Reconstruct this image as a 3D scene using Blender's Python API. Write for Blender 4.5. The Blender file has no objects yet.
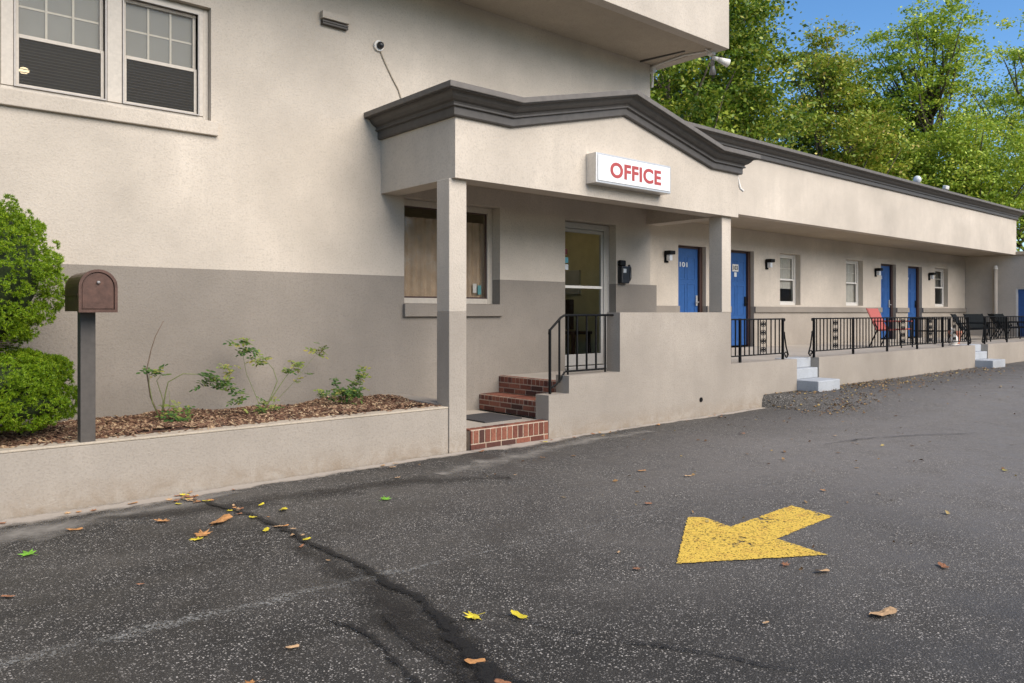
import bpy, math, random
from mathutils import Vector, Matrix
random.seed(7)
R = math.radians
sc = bpy.context.scene
COL = sc.collection
WORLD = {}          # object name -> world origin of its local frame (parents are never rotated while building)

# ------------------------------------------------------------------ materials
def new_mat(name):
    m = bpy.data.materials.new(name); m.use_nodes = True
    nt = m.node_tree
    return m, nt, nt.nodes['Principled BSDF']
def N(nt, t, **kw):
    n = nt.nodes.new(t)
    for k, v in kw.items(): setattr(n, k, v)
    return n
def noise(nt, scale, detail=3, rough=.5, vec=None, dist=0):
    n = N(nt, 'ShaderNodeTexNoise'); n.inputs['Scale'].default_value = scale
    n.inputs['Detail'].default_value = detail; n.inputs['Roughness'].default_value = rough
    n.inputs['Distortion'].default_value = dist
    if vec is not None: nt.links.new(vec, n.inputs['Vector'])
    return n
def ramp(nt, fac, stops, interp='LINEAR'):
    r = N(nt, 'ShaderNodeValToRGB'); r.color_ramp.interpolation = interp
    e = r.color_ramp.elements
    while len(e) < len(stops): e.new(.5)
    for i, (p, c) in enumerate(stops):
        e[i].position = p; e[i].color = (c, c, c, 1) if isinstance(c, (int, float)) else (*c, 1)
    nt.links.new(fac, r.inputs['Fac']); return r
def mix(nt, a, b, fac, mode='MIX'):
    m = N(nt, 'ShaderNodeMix', data_type='RGBA', blend_type=mode)
    for sock, v in ((m.inputs[6], a), (m.inputs[7], b), (m.inputs[0], fac)):
        if isinstance(v, (int, float)): sock.default_value = v
        elif isinstance(v, tuple): sock.default_value = (*v, 1)
        else: nt.links.new(v, sock)
    return m.outputs[2]
def obco(nt, scale=(1, 1, 1)):
    g = N(nt, 'ShaderNodeNewGeometry')
    mp = N(nt, 'ShaderNodeMapping'); mp.inputs['Scale'].default_value = scale
    nt.links.new(g.outputs['Position'], mp.inputs['Vector']); return mp.outputs[0]
def bump(nt, b, h, strength, dist=.01):
    bp = N(nt, 'ShaderNodeBump'); bp.inputs['Strength'].default_value = strength; bp.inputs['Distance'].default_value = dist
    nt.links.new(h, bp.inputs['Height']); nt.links.new(bp.outputs[0], b.inputs['Normal']); return bp

def stucco(name, col, stain=.13):
    m, nt, b = new_mat(name); v = obco(nt)
    n1 = noise(nt, .7, 4, .6, v); n2 = noise(nt, 6, 6, .7, v, .6); n3 = noise(nt, 55, 3, .6, v)
    vs = obco(nt, (5, 5, .5)); n4 = noise(nt, 1.0, 4, .6, vs)
    d = tuple(c * (1 - stain * 2.0) for c in col); l = tuple(min(1, c * (1 + stain)) for c in col)
    c1 = mix(nt, d, l, ramp(nt, n1.outputs[0], [(.28, 0), (.72, 1)]).outputs[0])
    c2 = mix(nt, c1, tuple(c * .86 for c in col), ramp(nt, n4.outputs[0], [(.48, 0), (.75, .55)]).outputs[0])
    c3 = mix(nt, c2, tuple(c * .9 for c in col), ramp(nt, n2.outputs[0], [(.45, 0), (.75, .6)]).outputs[0])
    c4 = mix(nt, c3, tuple(c * .68 for c in col), ramp(nt, n3.outputs[0], [(.5, 0), (.72, .6)]).outputs[0])
    sz = N(nt, 'ShaderNodeSeparateXYZ'); nt.links.new(v, sz.inputs[0])
    mr = N(nt, 'ShaderNodeMapRange'); mr.inputs[1].default_value = .24; mr.inputs[2].default_value = 0; nt.links.new(sz.outputs[2], mr.inputs[0])
    dm = N(nt, 'ShaderNodeMath', operation='MULTIPLY'); nt.links.new(mr.outputs[0], dm.inputs[0]); nt.links.new(ramp(nt, n2.outputs[0], [(.35, 0), (.65, .8)]).outputs[0], dm.inputs[1])
    c4 = mix(nt, c4, (.24, .185, .13), dm.outputs[0])
    nt.links.new(c4, b.inputs['Base Color']); b.inputs['Roughness'].default_value = .9
    b.inputs['Specular IOR Level'].default_value = .25
    mx = N(nt, 'ShaderNodeMath', operation='MULTIPLY_ADD'); nt.links.new(n2.outputs[0], mx.inputs[0]); mx.inputs[1].default_value = .9
    nt.links.new(n3.outputs[0], mx.inputs[2]); bump(nt, b, mx.outputs[0], .42, .010); return m
def plain(name, col, rough=.5, metal=0, var=.12, bmp=.1, scale=18, spec=.5):
    m, nt, b = new_mat(name); v = obco(nt)
    n = noise(nt, scale, 4, .6, v)
    c = mix(nt, tuple(x * (1 - var) for x in col), tuple(min(1, x * (1 + var)) for x in col), ramp(nt, n.outputs[0], [(.3, 0), (.7, 1)]).outputs[0])
    nt.links.new(c, b.inputs['Base Color']); b.inputs['Roughness'].default_value = rough; b.inputs['Metallic'].default_value = metal
    b.inputs['Specular IOR Level'].default_value = spec
    if bmp: bump(nt, b, n.outputs[0], bmp, .004)
    return m
def island(name, stops, rough=.6, transl=0., bmp=0, spec=.4, drift=None):
    m, nt, b = new_mat(name); g = N(nt, 'ShaderNodeNewGeometry')
    r = ramp(nt, g.outputs['Random Per Island'], stops)
    v = obco(nt); n = noise(nt, 40, 3, .6, v)
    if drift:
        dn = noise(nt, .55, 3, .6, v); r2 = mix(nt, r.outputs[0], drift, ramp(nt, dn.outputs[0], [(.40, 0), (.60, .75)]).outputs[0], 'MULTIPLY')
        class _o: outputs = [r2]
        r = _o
    c = mix(nt, r.outputs[0], tuple(x * .45 for x in stops[0][1]), ramp(nt, n.outputs[0], [(.5, 0), (.8, .7)]).outputs[0])
    nt.links.new(c, b.inputs['Base Color']); b.inputs['Roughness'].default_value = rough; b.inputs['Specular IOR Level'].default_value = spec
    if bmp: bump(nt, b, n.outputs[0], bmp, .004)
    if transl:
        t = N(nt, 'ShaderNodeBsdfTranslucent'); nt.links.new(r.outputs[0], t.inputs[0])
        ms = N(nt, 'ShaderNodeMixShader'); ms.inputs[0].default_value = transl
        nt.links.new(b.outputs[0], ms.inputs[1]); nt.links.new(t.outputs[0], ms.inputs[2])
        nt.links.new(ms.outputs[0], nt.nodes['Material Output'].inputs[0])
    return m
def glass(name, tint=(.8, .82, .8), refl=1.0, rough=.02):
    m, nt, b = new_mat(name); nt.nodes.remove(b)
    t = N(nt, 'ShaderNodeBsdfTransparent'); t.inputs[0].default_value = (*tint, 1)
    g = N(nt, 'ShaderNodeBsdfGlossy'); g.inputs['Roughness'].default_value = rough; g.inputs[0].default_value = (.9, .93, .95, 1)
    f = N(nt, 'ShaderNodeFresnel'); f.inputs[0].default_value = 1.5
    mu = N(nt, 'ShaderNodeMath', operation='MULTIPLY'); mu.inputs[1].default_value = 1.7 * refl; mu.use_clamp = True
    v = obco(nt); n = noise(nt, 1.7, 2, .5, v); bp = N(nt, 'ShaderNodeBump'); bp.inputs['Strength'].default_value = .06; bp.inputs['Distance'].default_value = .05
    nt.links.new(n.outputs[0], bp.inputs['Height']); nt.links.new(bp.outputs[0], g.inputs['Normal'])
    nt.links.new(f.outputs[0], mu.inputs[0])
    ge = N(nt, 'ShaderNodeNewGeometry'); su = N(nt, 'ShaderNodeMath', operation='SUBTRACT'); su.use_clamp = True; nt.links.new(mu.outputs[0], su.inputs[0]); nt.links.new(ge.outputs['Backfacing'], su.inputs[1])
    ms = N(nt, 'ShaderNodeMixShader'); nt.links.new(su.outputs[0], ms.inputs[0])
    nt.links.new(t.outputs[0], ms.inputs[1]); nt.links.new(g.outputs[0], ms.inputs[2])
    nt.links.new(ms.outputs[0], nt.nodes['Material Output'].inputs[0]); return m
def asphalt():
    m, nt, b = new_mat('asphalt'); v = obco(nt)
    big = noise(nt, .55, 6, .62, v, .7); med = noise(nt, 2.2, 5, .65, v); fine = noise(nt, 170, 2, .6, v)
    c = mix(nt, (.034, .032, .029), (.115, .108, .100), ramp(nt, big.outputs[0], [(.36, 0), (.64, 1)]).outputs[0])
    c = mix(nt, c, (.032, .030, .028), ramp(nt, med.outputs[0], [(.5, 0), (.75, .55)]).outputs[0])
    c = mix(nt, c, (.018, .017, .016), ramp(nt, fine.outputs[0], [(.42, .75), (.58, 0)]).outputs[0])
    # the far part of the lot is paler than the part by the planter
    sx = N(nt, 'ShaderNodeSeparateXYZ'); nt.links.new(v, sx.inputs[0])
    mr = N(nt, 'ShaderNodeMapRange'); mr.inputs[1].default_value = 2.6; mr.inputs[2].default_value = 7.5; nt.links.new(sx.outputs[0], mr.inputs[0])
    worn = N(nt, 'ShaderNodeMath', operation='MULTIPLY'); nt.links.new(mr.outputs[0], worn.inputs[0])
    nt.links.new(ramp(nt, med.outputs[0], [(.3, .95), (.75, .55)]).outputs[0], worn.inputs[1])
    my = N(nt, 'ShaderNodeMapRange'); my.inputs[1].default_value = 4.3; my.inputs[2].default_value = 6.0; my.inputs[3].default_value = 1; my.inputs[4].default_value = .12
    wy = N(nt, 'ShaderNodeMath', operation='ADD'); nt.links.new(sx.outputs[1], wy.inputs[0]); ws = N(nt, 'ShaderNodeMath', operation='MULTIPLY_ADD'); nt.links.new(big.outputs[0], ws.inputs[0]); ws.inputs[1].default_value = 2.4; ws.inputs[2].default_value = -1.2
    nt.links.new(ws.outputs[0], wy.inputs[1]); nt.links.new(wy.outputs[0], my.inputs[0])
    w2 = N(nt, 'ShaderNodeMath', operation='MULTIPLY'); nt.links.new(worn.outputs[0], w2.inputs[0]); nt.links.new(my.outputs[0], w2.inputs[1])
    c = mix(nt, c, (.205, .193, .187), w2.outputs[0])
    for sc_, th, br in ((75, .36, .60), (130, .44, .42), (42, .22, .62), (26, .17, .50)):
        vo = N(nt, 'ShaderNodeTexVoronoi'); vo.inputs['Scale'].default_value = sc_; nt.links.new(v, vo.inputs['Vector'])
        dot = ramp(nt, vo.outputs['Distance'], [(th * .7, 1), (th, 0)])
        hs = N(nt, 'ShaderNodeSeparateColor'); nt.links.new(vo.outputs['Color'], hs.inputs[0])
        pick = ramp(nt, hs.outputs[0], [(.62, 0), (.74, .35), (1, 1)])
        f = N(nt, 'ShaderNodeMath', operation='MULTIPLY'); nt.links.new(dot.outputs[0], f.inputs[0]); nt.links.new(pick.outputs[0], f.inputs[1]); f2 = N(nt, 'ShaderNodeMath', operation='MULTIPLY'); nt.links.new(f.outputs[0], f2.inputs[0]); nt.links.new(ramp(nt, med.outputs[0], [(.36, .35), (.58, 1)]).outputs[0], f2.inputs[1]); f = f2
        c = mix(nt, c, (br, br * .95, br * .9), f.outputs[0])
    c = mix(nt, c, (1.0, .965, .89), 1.0, 'MULTIPLY')
    nt.links.new(c, b.inputs['Base Color']); nt.links.new(ramp(nt, med.outputs[0], [(.35, .55), (.65, .9)]).outputs[0], b.inputs['Roughness']); b.inputs['Specular IOR Level'].default_value = .35
    vo = N(nt, 'ShaderNodeTexVoronoi'); vo.inputs['Scale'].default_value = 110; nt.links.new(v, vo.inputs['Vector'])
    ad = N(nt, 'ShaderNodeMath', operation='ADD'); nt.links.new(vo.outputs['Distance'], ad.inputs[0]); nt.links.new(fine.outputs[0], ad.inputs[1])
    bump(nt, b, ad.outputs[0], .6, .006); return m
def decal(name, col, lo, hi, nscale=25, edge=.25, rough=.8, dark=None, speck=None):
    """worn surface coat: the noise eats holes in it and frays its edges (uv v runs across 0..1)"""
    m, nt, b = new_mat(name); v = obco(nt)
    n = noise(nt, nscale, 5, .7, v); n2 = noise(nt, 2.5, 3, .6, v)
    uv = N(nt, 'ShaderNodeUVMap'); sx = N(nt, 'ShaderNodeSeparateXYZ'); nt.links.new(uv.outputs[0], sx.inputs[0])
    pp = N(nt, 'ShaderNodeMath', operation='PINGPONG'); pp.inputs[1].default_value = .5; nt.links.new(sx.outputs[1], pp.inputs[0])
    e = ramp(nt, pp.outputs[0], [(0, 0), (edge, 1)])
    a = N(nt, 'ShaderNodeMath', operation='ADD'); nt.links.new(n.outputs[0], a.inputs[0]); nt.links.new(n2.outputs[0], a.inputs[1])
    mm = N(nt, 'ShaderNodeMath', operation='MULTIPLY_ADD'); nt.links.new(a.outputs[0], mm.inputs[0]); mm.inputs[1].default_value = .5
    e2 = N(nt, 'ShaderNodeMath', operation='MULTIPLY_ADD'); nt.links.new(e.outputs[0], e2.inputs[0]); e2.inputs[1].default_value = .5; e2.inputs[2].default_value = -.5
    nt.links.new(e2.outputs[0], mm.inputs[2])
    al = ramp(nt, mm.outputs[0], [(lo, 0), (hi, 1)])
    c = mix(nt, tuple(x * .7 for x in col), col, noise(nt, 60, 3, .6, v).outputs[0])
    if dark: c = mix(nt, c, dark, ramp(nt, noise(nt, 9, 5, .7, v).outputs[0], [(.5, 0), (.7, .7)]).outputs[0])
    nt.links.new(c, b.inputs['Base Color']); b.inputs['Roughness'].default_value = rough
    a_out = al.outputs[0]
    if speck:
        fn = noise(nt, speck[0], 3, .7, v); sp_ = ramp(nt, fn.outputs[0], [(speck[1], speck[3]), (speck[2], 1)])
        mu = N(nt, 'ShaderNodeMath', operation='MULTIPLY'); nt.links.new(a_out, mu.inputs[0]); nt.links.new(sp_.outputs[0], mu.inputs[1]); a_out = mu.outputs[0]
    nt.links.new(a_out, b.inputs['Alpha']); return m
def bark(): 
    return plain('bark', (.09, .07, .05), .9, 0, .5, .8, 8)

M = {}
M['beige'] = stucco('beige_stucco', (.535, .472, .395))
M['taupe'] = stucco('taupe_stucco', (.365, .320, .268), .12)
M['grey'] = stucco('grey_stucco', (.258, .227, .192), .12)
M['cornice'] = plain('cornice_paint', (.074, .066, .058), .6, 0, .15, .2, 12)
M['cap'] = plain('cornice_cap_paint', (.125, .111, .097), .65, 0, .15, .15, 12)
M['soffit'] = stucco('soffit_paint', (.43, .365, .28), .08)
M['roof'] = plain('roof_membrane', (.22, .21, .2), .9, 0, .2, .2, 3)
M['concrete'] = stucco('concrete', (.42, .375, .32), .12)
M['storm'] = plain('storm_frame', (.30, .28, .26), .5, .3, .1, .05, 30)
M['shade'] = plain('roller_shade', (.19, .185, .168), .8, 0, .08, .05, 5)
M['blackfabric'] = plain('black_fabric', (.010, .012, .013), .9, 0, .3, .1, 30, .1)
M['rim'] = stucco('rim_concrete', (.48, .41, .32), .14)
M['step_paint'] = stucco('pale_step_paint', (.42, .44, .46), .15)
M['asphalt'] = asphalt()
M['white'] = plain('white_paint', (.66, .63, .58), .45, 0, .06, .05, 30)
M['frame'] = plain('window_frame_paint', (.47, .42, .355), .5, 0, .08, .05, 30)
M['metal'] = plain('aluminium', (.62, .60, .57), .38, .6, .08, .03, 40)
M['black'] = plain('black_iron', (.007, .007, .007), .55, 0, .3, .15, 60, .15)
M['blackplastic'] = plain('black_plastic', (.015, .015, .017), .35, 0, .2, .05, 60)
M['blue'] = plain('blue_door_paint', (.020, .085, .26), .42, 0, .12, .08, 14)
M['glass'] = glass('window_glass', (.95, .95, .94), .6)
M['glass_door'] = glass('door_glass', (.96, .96, .92), .22, .05)
M['doormetal'] = plain('door_metal', (.40, .385, .36), .45, .2, .08, .03, 40)
M['glass_office'] = glass('office_glass', (.95, .93, .9), .6, .04)
M['glass_up'] = glass('upper_glass', (.9, .9, .88), .5, .42)
M['screen'] = glass('insect_screen', (.66, .64, .61), .2, .5)
M['lens'] = plain('frosted_lens', (.62, .64, .66), .3, 0, .05, 0)
M['blind'] = plain('blind_slats', (.17, .16, .145), .6, 0, .08, 0)
M['curtain'] = plain('tan_reflection_curtain', (.42, .33, .25), .8, 0, .15, .2, 6)  # tan colour imitates the reflections on the office window
M['greycurtain'] = plain('pale_curtain', (.50, .48, .43), .8, 0, .1, .2, 6)
M['olive'] = plain('olive_wall', (.62, .56, .34), .8, 0, .08, .05, 6)
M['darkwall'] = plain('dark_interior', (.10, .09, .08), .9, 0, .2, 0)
M['darkwood'] = plain('dark_wood', (.045, .02, .015), .5, 0, .3, .1, 20)
M['tile'] = plain('interior_floor', (.16, .13, .09), .5, 0, .2, .05, 5)
M['bronze'] = plain('bronze_paint', (.088, .046, .034), .42, .35, .3, .15, 22)
M['post'] = plain('brown_post_paint', (.072, .062, .053), .6, 0, .15, .2, 20)
M['red'] = plain('red_paint', (.38, .055, .05), .5, 0, .08, .02)
M['redsling'] = plain('red_fabric', (.36, .075, .055), .6, 0, .1, .1, 30)
M['terracotta'] = plain('terracotta', (.42, .17, .11), .8, 0, .2, .2, 20)
M['sticker_teal'] = plain('teal_sticker', (.10, .32, .38), .4, 0, .05, 0)
M['sticker_red'] = plain('dark_red_sticker', (.16, .02, .02), .4, 0, .05, 0)
M['mat'] = plain('rubber_mat', (.045, .043, .045), .85, 0, .3, .5, 60)
M['mortar'] = plain('mortar', (.46, .36, .27), .9, 0, .25, .4, 40)
M['brick'] = island('red_brick', [(0, (.12, .042, .028)), (.25, (.19, .066, .042)), (.5, (.26, .10, .062)), (.8, (.16, .055, .036)), (.92, (.10, .038, .028)), (1, (.03, .026, .022))], .8, 0, .8, .3)
M['bark'] = bark()
M['stem'] = plain('plant_stem', (.13, .15, .05), .6, 0, .3, .1, 30)
M['canestem'] = plain('bare_cane', (.13, .09, .06), .7, 0, .3, .1, 30)
M['mulch_base'] = plain('mulch_bed', (.075, .04, .027), .95, 0, .5, .8, 25)
M['chips'] = island('mulch_chips', [(0, (.06, .032, .02)), (.3, (.14, .068, .04)), (.6, (.22, .125, .075)), (.82, (.34, .22, .13)), (1, (.52, .39, .24))], .9)
M['needles'] = island('spruce_needles', [(0, (0.076, 0.162, 0.007)), (.4, (0.204, 0.340, 0.010)), (.8, (0.340, 0.468, 0.017)), (1, (0.442, 0.544, 0.030))], .55, .3, drift=(.6, .7, .5))
M['core'] = plain('shaded_core', (.02, .034, .007), .95, 0, .5, .3, 14)  # dark colour paints the shade in the gaps between the spruce tufts
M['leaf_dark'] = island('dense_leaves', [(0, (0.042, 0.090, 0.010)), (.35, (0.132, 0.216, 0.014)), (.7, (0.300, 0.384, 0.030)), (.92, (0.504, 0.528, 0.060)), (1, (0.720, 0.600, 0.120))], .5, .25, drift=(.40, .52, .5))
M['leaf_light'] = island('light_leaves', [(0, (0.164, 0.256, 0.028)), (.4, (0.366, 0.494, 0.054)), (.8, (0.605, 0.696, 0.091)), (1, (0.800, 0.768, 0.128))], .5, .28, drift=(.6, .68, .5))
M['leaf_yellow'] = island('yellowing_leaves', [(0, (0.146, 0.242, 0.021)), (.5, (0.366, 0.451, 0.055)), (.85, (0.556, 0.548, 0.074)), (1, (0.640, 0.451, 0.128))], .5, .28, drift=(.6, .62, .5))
M['rose'] = island('rose_leaves', [(0, (.03, .08, .018)), (.5, (.06, .13, .025)), (.85, (.12, .18, .03)), (1, (.25, .25, .05))], .45, .25)
M['rose_pale'] = island('pale_rose_leaves', [(0, (.13, .19, .04)), (.6, (.25, .29, .07)), (1, (.38, .30, .08))], .45, .25)
M['holly'] = island('dark_shrub_leaves', [(0, (.006, .018, .008)), (.6, (.014, .035, .014)), (1, (.03, .06, .02))], .45, .1)
M['fl_orange'] = plain('orange_dead_leaf', (.46, .22, .075), .7, 0, .35, .2, 45)
M['fl_yellow'] = plain('yellow_dead_leaf', (.62, .50, .03), .6, 0, .2, .2, 45)
M['fl_green'] = plain('green_fallen_leaf', (.16, .36, .03), .6, 0, .25, .2, 45)
M['fl_brown'] = plain('brown_dead_leaf', (.30, .13, .06), .8, 0, .4, .2, 45)
M['fl_tan'] = plain('tan_dead_leaf', (.52, .33, .17), .8, 0, .3, .2, 45)
M['litter'] = island('leaf_litter', [(0, (.10, .055, .03)), (.4, (.24, .13, .05)), (.75, (.34, .22, .09)), (1, (.45, .34, .12))], .85)
M['grass'] = plain('grass_ground', (.05, .07, .02), .95, 0, .4, .3, 3)
M['arrow'] = decal('yellow_road_paint', (.92, .61, .09), .40, .45, 24, .02, .7, (.58, .30, .06), (75, .38, .47, .12))
M['faded'] = decal('faded_white_paint', (.44, .43, .39), .34, .64, 7, .5, .8, None, (70, .46, .60, .0))
M['faded_thin'] = decal('thin_faded_paint', (.42, .41, .38), .40, .58, 9, .5, .8, None, (85, .52, .62, .02))
M['tar'] = decal('tar_seal', (.009, .0085, .008), .27, .46, 14, .48, .6, None, (75, .34, .50, .55))
M['damp'] = decal('damp_asphalt', (.020, .0185, .017), .26, .60, 4, .5, .5, None, (110, .40, .60, .45))
M['thin_tar'] = decal('hairline_tar', (.016, .015, .014), .33, .48, 14, .45, .6, None, (75, .40, .58, .2))
M['dust'] = decal('pale_dust', (.46, .40, .33), .22, .46, 6, .42, .95)
M['stain'] = decal('dry_stain', (.27, .245, .21), .24, .62, 5, .45, .9)

# ------------------------------------------------------------------ mesh helper
class MB:
    def __init__(s): s.v = []; s.f = []; s.uv = None
    def quad(s, a, b, c, d):
        n = len(s.v); s.v += [tuple(a), tuple(b), tuple(c), tuple(d)]; s.f.append((n, n + 1, n + 2, n + 3)); return s
    def poly(s, pts):
        n = len(s.v); s.v += [tuple(p) for p in pts]; s.f.append(tuple(range(n, n + len(pts)))); return s
    def box(s, x0, x1, y0, y1, z0, z1):
        n = len(s.v)
        s.v += [(x0, y0, z0), (x1, y0, z0), (x1, y1, z0), (x0, y1, z0), (x0, y0, z1), (x1, y0, z1), (x1, y1, z1), (x0, y1, z1)]
        for f in ((0, 3, 2, 1), (4, 5, 6, 7), (0, 1, 5, 4), (1, 2, 6, 5), (2, 3, 7, 6), (3, 0, 4, 7)): s.f.append(tuple(n + i for i in f))
        return s
    def obox(s, c, ax, ay, az):      # oriented box, half-axis vectors
        n = len(s.v); c, ax, ay, az = map(Vector, (c, ax, ay, az))
        for sx, sy, sz in ((-1, -1, -1), (1, -1, -1), (1, 1, -1), (-1, 1, -1), (-1, -1, 1), (1, -1, 1), (1, 1, 1), (-1, 1, 1)):
            s.v.append(tuple(c + ax * sx + ay * sy + az * sz))
        for f in ((0, 3, 2, 1), (4, 5, 6, 7), (0, 1, 5, 4), (1, 2, 6, 5), (2, 3, 7, 6), (3, 0, 4, 7)): s.f.append(tuple(n + i for i in f))
        return s
    def tube(s, pts, r, k=8, cap=True):
        pts = [Vector(p) for p in pts]; rs = r if isinstance(r, (list, tuple)) else [r] * len(pts)
        n0 = len(s.v); prev = None
        for i, p in enumerate(pts):
            t = (pts[min(i + 1, len(pts) - 1)] - pts[max(i - 1, 0)])
            if t.length < 1e-9: t = Vector((0, 0, 1))
            t.normalize()
            if prev is None:
                a = t.orthogonal().normalized()
            else:
                a = prev - t * prev.dot(t)
                a = a.normalized() if a.length > 1e-6 else t.orthogonal().normalized()
            prev = a; b = t.cross(a)
            for j in range(k):
                q = 2 * math.pi * j / k; s.v.append(tuple(p + (a * math.cos(q) + b * math.sin(q)) * rs[i]))
        for i in range(len(pts) - 1):
            for j in range(k):
                s.f.append((n0 + i * k + j, n0 + i * k + (j + 1) % k, n0 + (i + 1) * k + (j + 1) % k, n0 + (i + 1) * k + j))
        if cap:
            s.f.append(tuple(n0 + j for j in reversed(range(k)))); e = n0 + (len(pts) - 1) * k; s.f.append(tuple(e + j for j in range(k)))
        return s
    def lathe(s, c, prof, k=16):     # profile of (r, z) around the vertical through c
        n0 = len(s.v)
        for r, z in prof:
            for j in range(k):
                q = 2 * math.pi * j / k; s.v.append((c[0] + r * math.cos(q), c[1] + r * math.sin(q), c[2] + z))
        for i in range(len(prof) - 1):
            for j in range(k): s.f.append((n0 + i * k + j, n0 + i * k + (j + 1) % k, n0 + (i + 1) * k + (j + 1) % k, n0 + (i + 1) * k + j))
        s.f.append(tuple(n0 + j for j in reversed(range(k)))); e = n0 + (len(prof) - 1) * k; s.f.append(tuple(e + j for j in range(k)))
        return s
    def sphere(s, c, r, k=10, sq=(1, 1, 1)):
        n0 = len(s.v)
        for i in range(k + 1):
            a = math.pi * i / k
            for j in range(k * 2):
                q = math.pi * j / k; s.v.append((c[0] + r * sq[0] * math.sin(a) * math.cos(q), c[1] + r * sq[1] * math.sin(a) * math.sin(q), c[2] - r * sq[2] * math.cos(a)))
        m = k * 2
        for i in range(k):
            for j in range(m): s.f.append((n0 + i * m + j, n0 + i * m + (j + 1) % m, n0 + (i + 1) * m + (j + 1) % m, n0 + (i + 1) * m + j))
        return s
    def sweep(s, path, prof):        # path: [(point, outward vector)], prof: [(out, up)] closed outline
        n0 = len(s.v); k = len(prof)
        for p, o in path:
            for a, u in prof: s.v.append((p[0] + o[0] * a, p[1] + o[1] * a, p[2] + u))
        for i in range(len(path) - 1):
            for j in range(k): s.f.append((n0 + i * k + j, n0 + i * k + (j + 1) % k, n0 + (i + 1) * k + (j + 1) % k, n0 + (i + 1) * k + j))
        s.f.append(tuple(n0 + j for j in reversed(range(k)))); e = n0 + (len(path) - 1) * k; s.f.append(tuple(e + j for j in range(k)))
        return s
    def build(s, name, mat, parent=None, bevel=0, smooth=False, label=None, seg=2):
        me = bpy.data.meshes.new(name)
        xs = [v[0] for v in s.v]; ys = [v[1] for v in s.v]; zs = [v[2] for v in s.v]
        org = ((min(xs) + max(xs)) / 2, (min(ys) + max(ys)) / 2, min(zs))
        me.from_pydata([(v[0] - org[0], v[1] - org[1], v[2] - org[2]) for v in s.v], [], s.f); me.update()
        if s.uv:
            l = me.uv_layers.new(name='UVMap')
            for i, c in enumerate(s.uv): l.data[i].uv = c
        me.materials.append(mat if not isinstance(mat, str) else M[mat])
        if smooth:
            for p in me.polygons: p.use_smooth = True
        o = bpy.data.objects.new(name, me); COL.objects.link(o)
        WORLD[o.name] = org
        if parent:
            po = WORLD[parent.name]; o.parent = parent; o.location = tuple(org[i] - po[i] for i in range(3))
        else: o.location = org
        if bevel:
            b = o.modifiers.new('bevel', 'BEVEL'); b.width = bevel; b.segments = seg; b.limit_method = 'ANGLE'; b.angle_limit = R(40)
        if label: o['label'] = label
        return o
def thing(name, loc, label, cat, group=None):
    o = bpy.data.objects.new(name, None); o.empty_display_size = .2; COL.objects.link(o); o.location = loc
    WORLD[o.name] = tuple(loc); o['label'] = label; o['category'] = cat
    if group: o['group'] = group
    return o
def tag(o, label, cat, group=None):
    o['label'] = label; o['category'] = cat
    if group: o['group'] = group
    return o
def struct(o): o['kind'] = 'structure'; return o
def stuff(o, label=None, cat=None):
    o['kind'] = 'stuff'
    if label: o['label'] = label; o['category'] = cat
    return o
def kids(o): return [c for c in bpy.data.objects if c.parent == o]
def copy_tree(o, parent=None):
    c = o.copy(); COL.objects.link(c); c.parent = parent; WORLD[c.name] = WORLD.get(o.name, (0, 0, 0))
    for ch in kids(o): copy_tree(ch, c)
    return c

def wall_xz(mb, x0, x1, z0, z1, y, t, ops):
    """wall facing -Y at plane y, thickness t, with rectangular openings (x0,x1,z0,z1) and their reveals"""
    xs = sorted({x0, x1, *[min(max(v, x0), x1) for o in ops for v in o[:2]]}); zs = sorted({z0, z1, *[min(max(v, z0), z1) for o in ops for v in o[2:]]})
    for i in range(len(xs) - 1):
        for j in range(len(zs) - 1):
            cx, cz = (xs[i] + xs[i + 1]) / 2, (zs[j] + zs[j + 1]) / 2
            if any(o[0] < cx < o[1] and o[2] < cz < o[3] for o in ops): continue
            a, b, c, d = xs[i], xs[i + 1], zs[j], zs[j + 1]
            mb.quad((a, y, c), (b, y, c), (b, y, d), (a, y, d)); mb.quad((b, y + t, c), (a, y + t, c), (a, y + t, d), (b, y + t, d))
    for a, b, c, d in ops:
        lo, hi = max(c, z0), min(d, z1)
        if hi <= lo: continue
        mb.quad((a, y, lo), (a, y, hi), (a, y + t, hi), (a, y + t, lo)); mb.quad((b, y, hi), (b, y, lo), (b, y + t, lo), (b, y + t, hi))
        if d < z1: mb.quad((a, y, d), (b, y, d), (b, y + t, d), (a, y + t, d))
        if c > z0: mb.quad((a, y, c), (a, y + t, c), (b, y + t, c), (b, y, c))
    mb.quad((x0, y, z0), (x0, y, z1), (x0, y + t, z1), (x0, y + t, z0)); mb.quad((x1, y, z1), (x1, y, z0), (x1, y + t, z0), (x1, y + t, z1))
    return mb
def frame_xz(mb, x0, x1, z0, z1, y0, y1, w, wb=None, wt=None):
    wb = w if wb is None else wb; wt = w if wt is None else wt
    mb.box(x0, x0 + w, y0, y1, z0, z1); mb.box(x1 - w, x1, y0, y1, z0, z1)
    mb.box(x0 + w, x1 - w, y0, y1, z0, z0 + wb); mb.box(x0 + w, x1 - w, y0, y1, z1 - wt, z1); return mb
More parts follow.
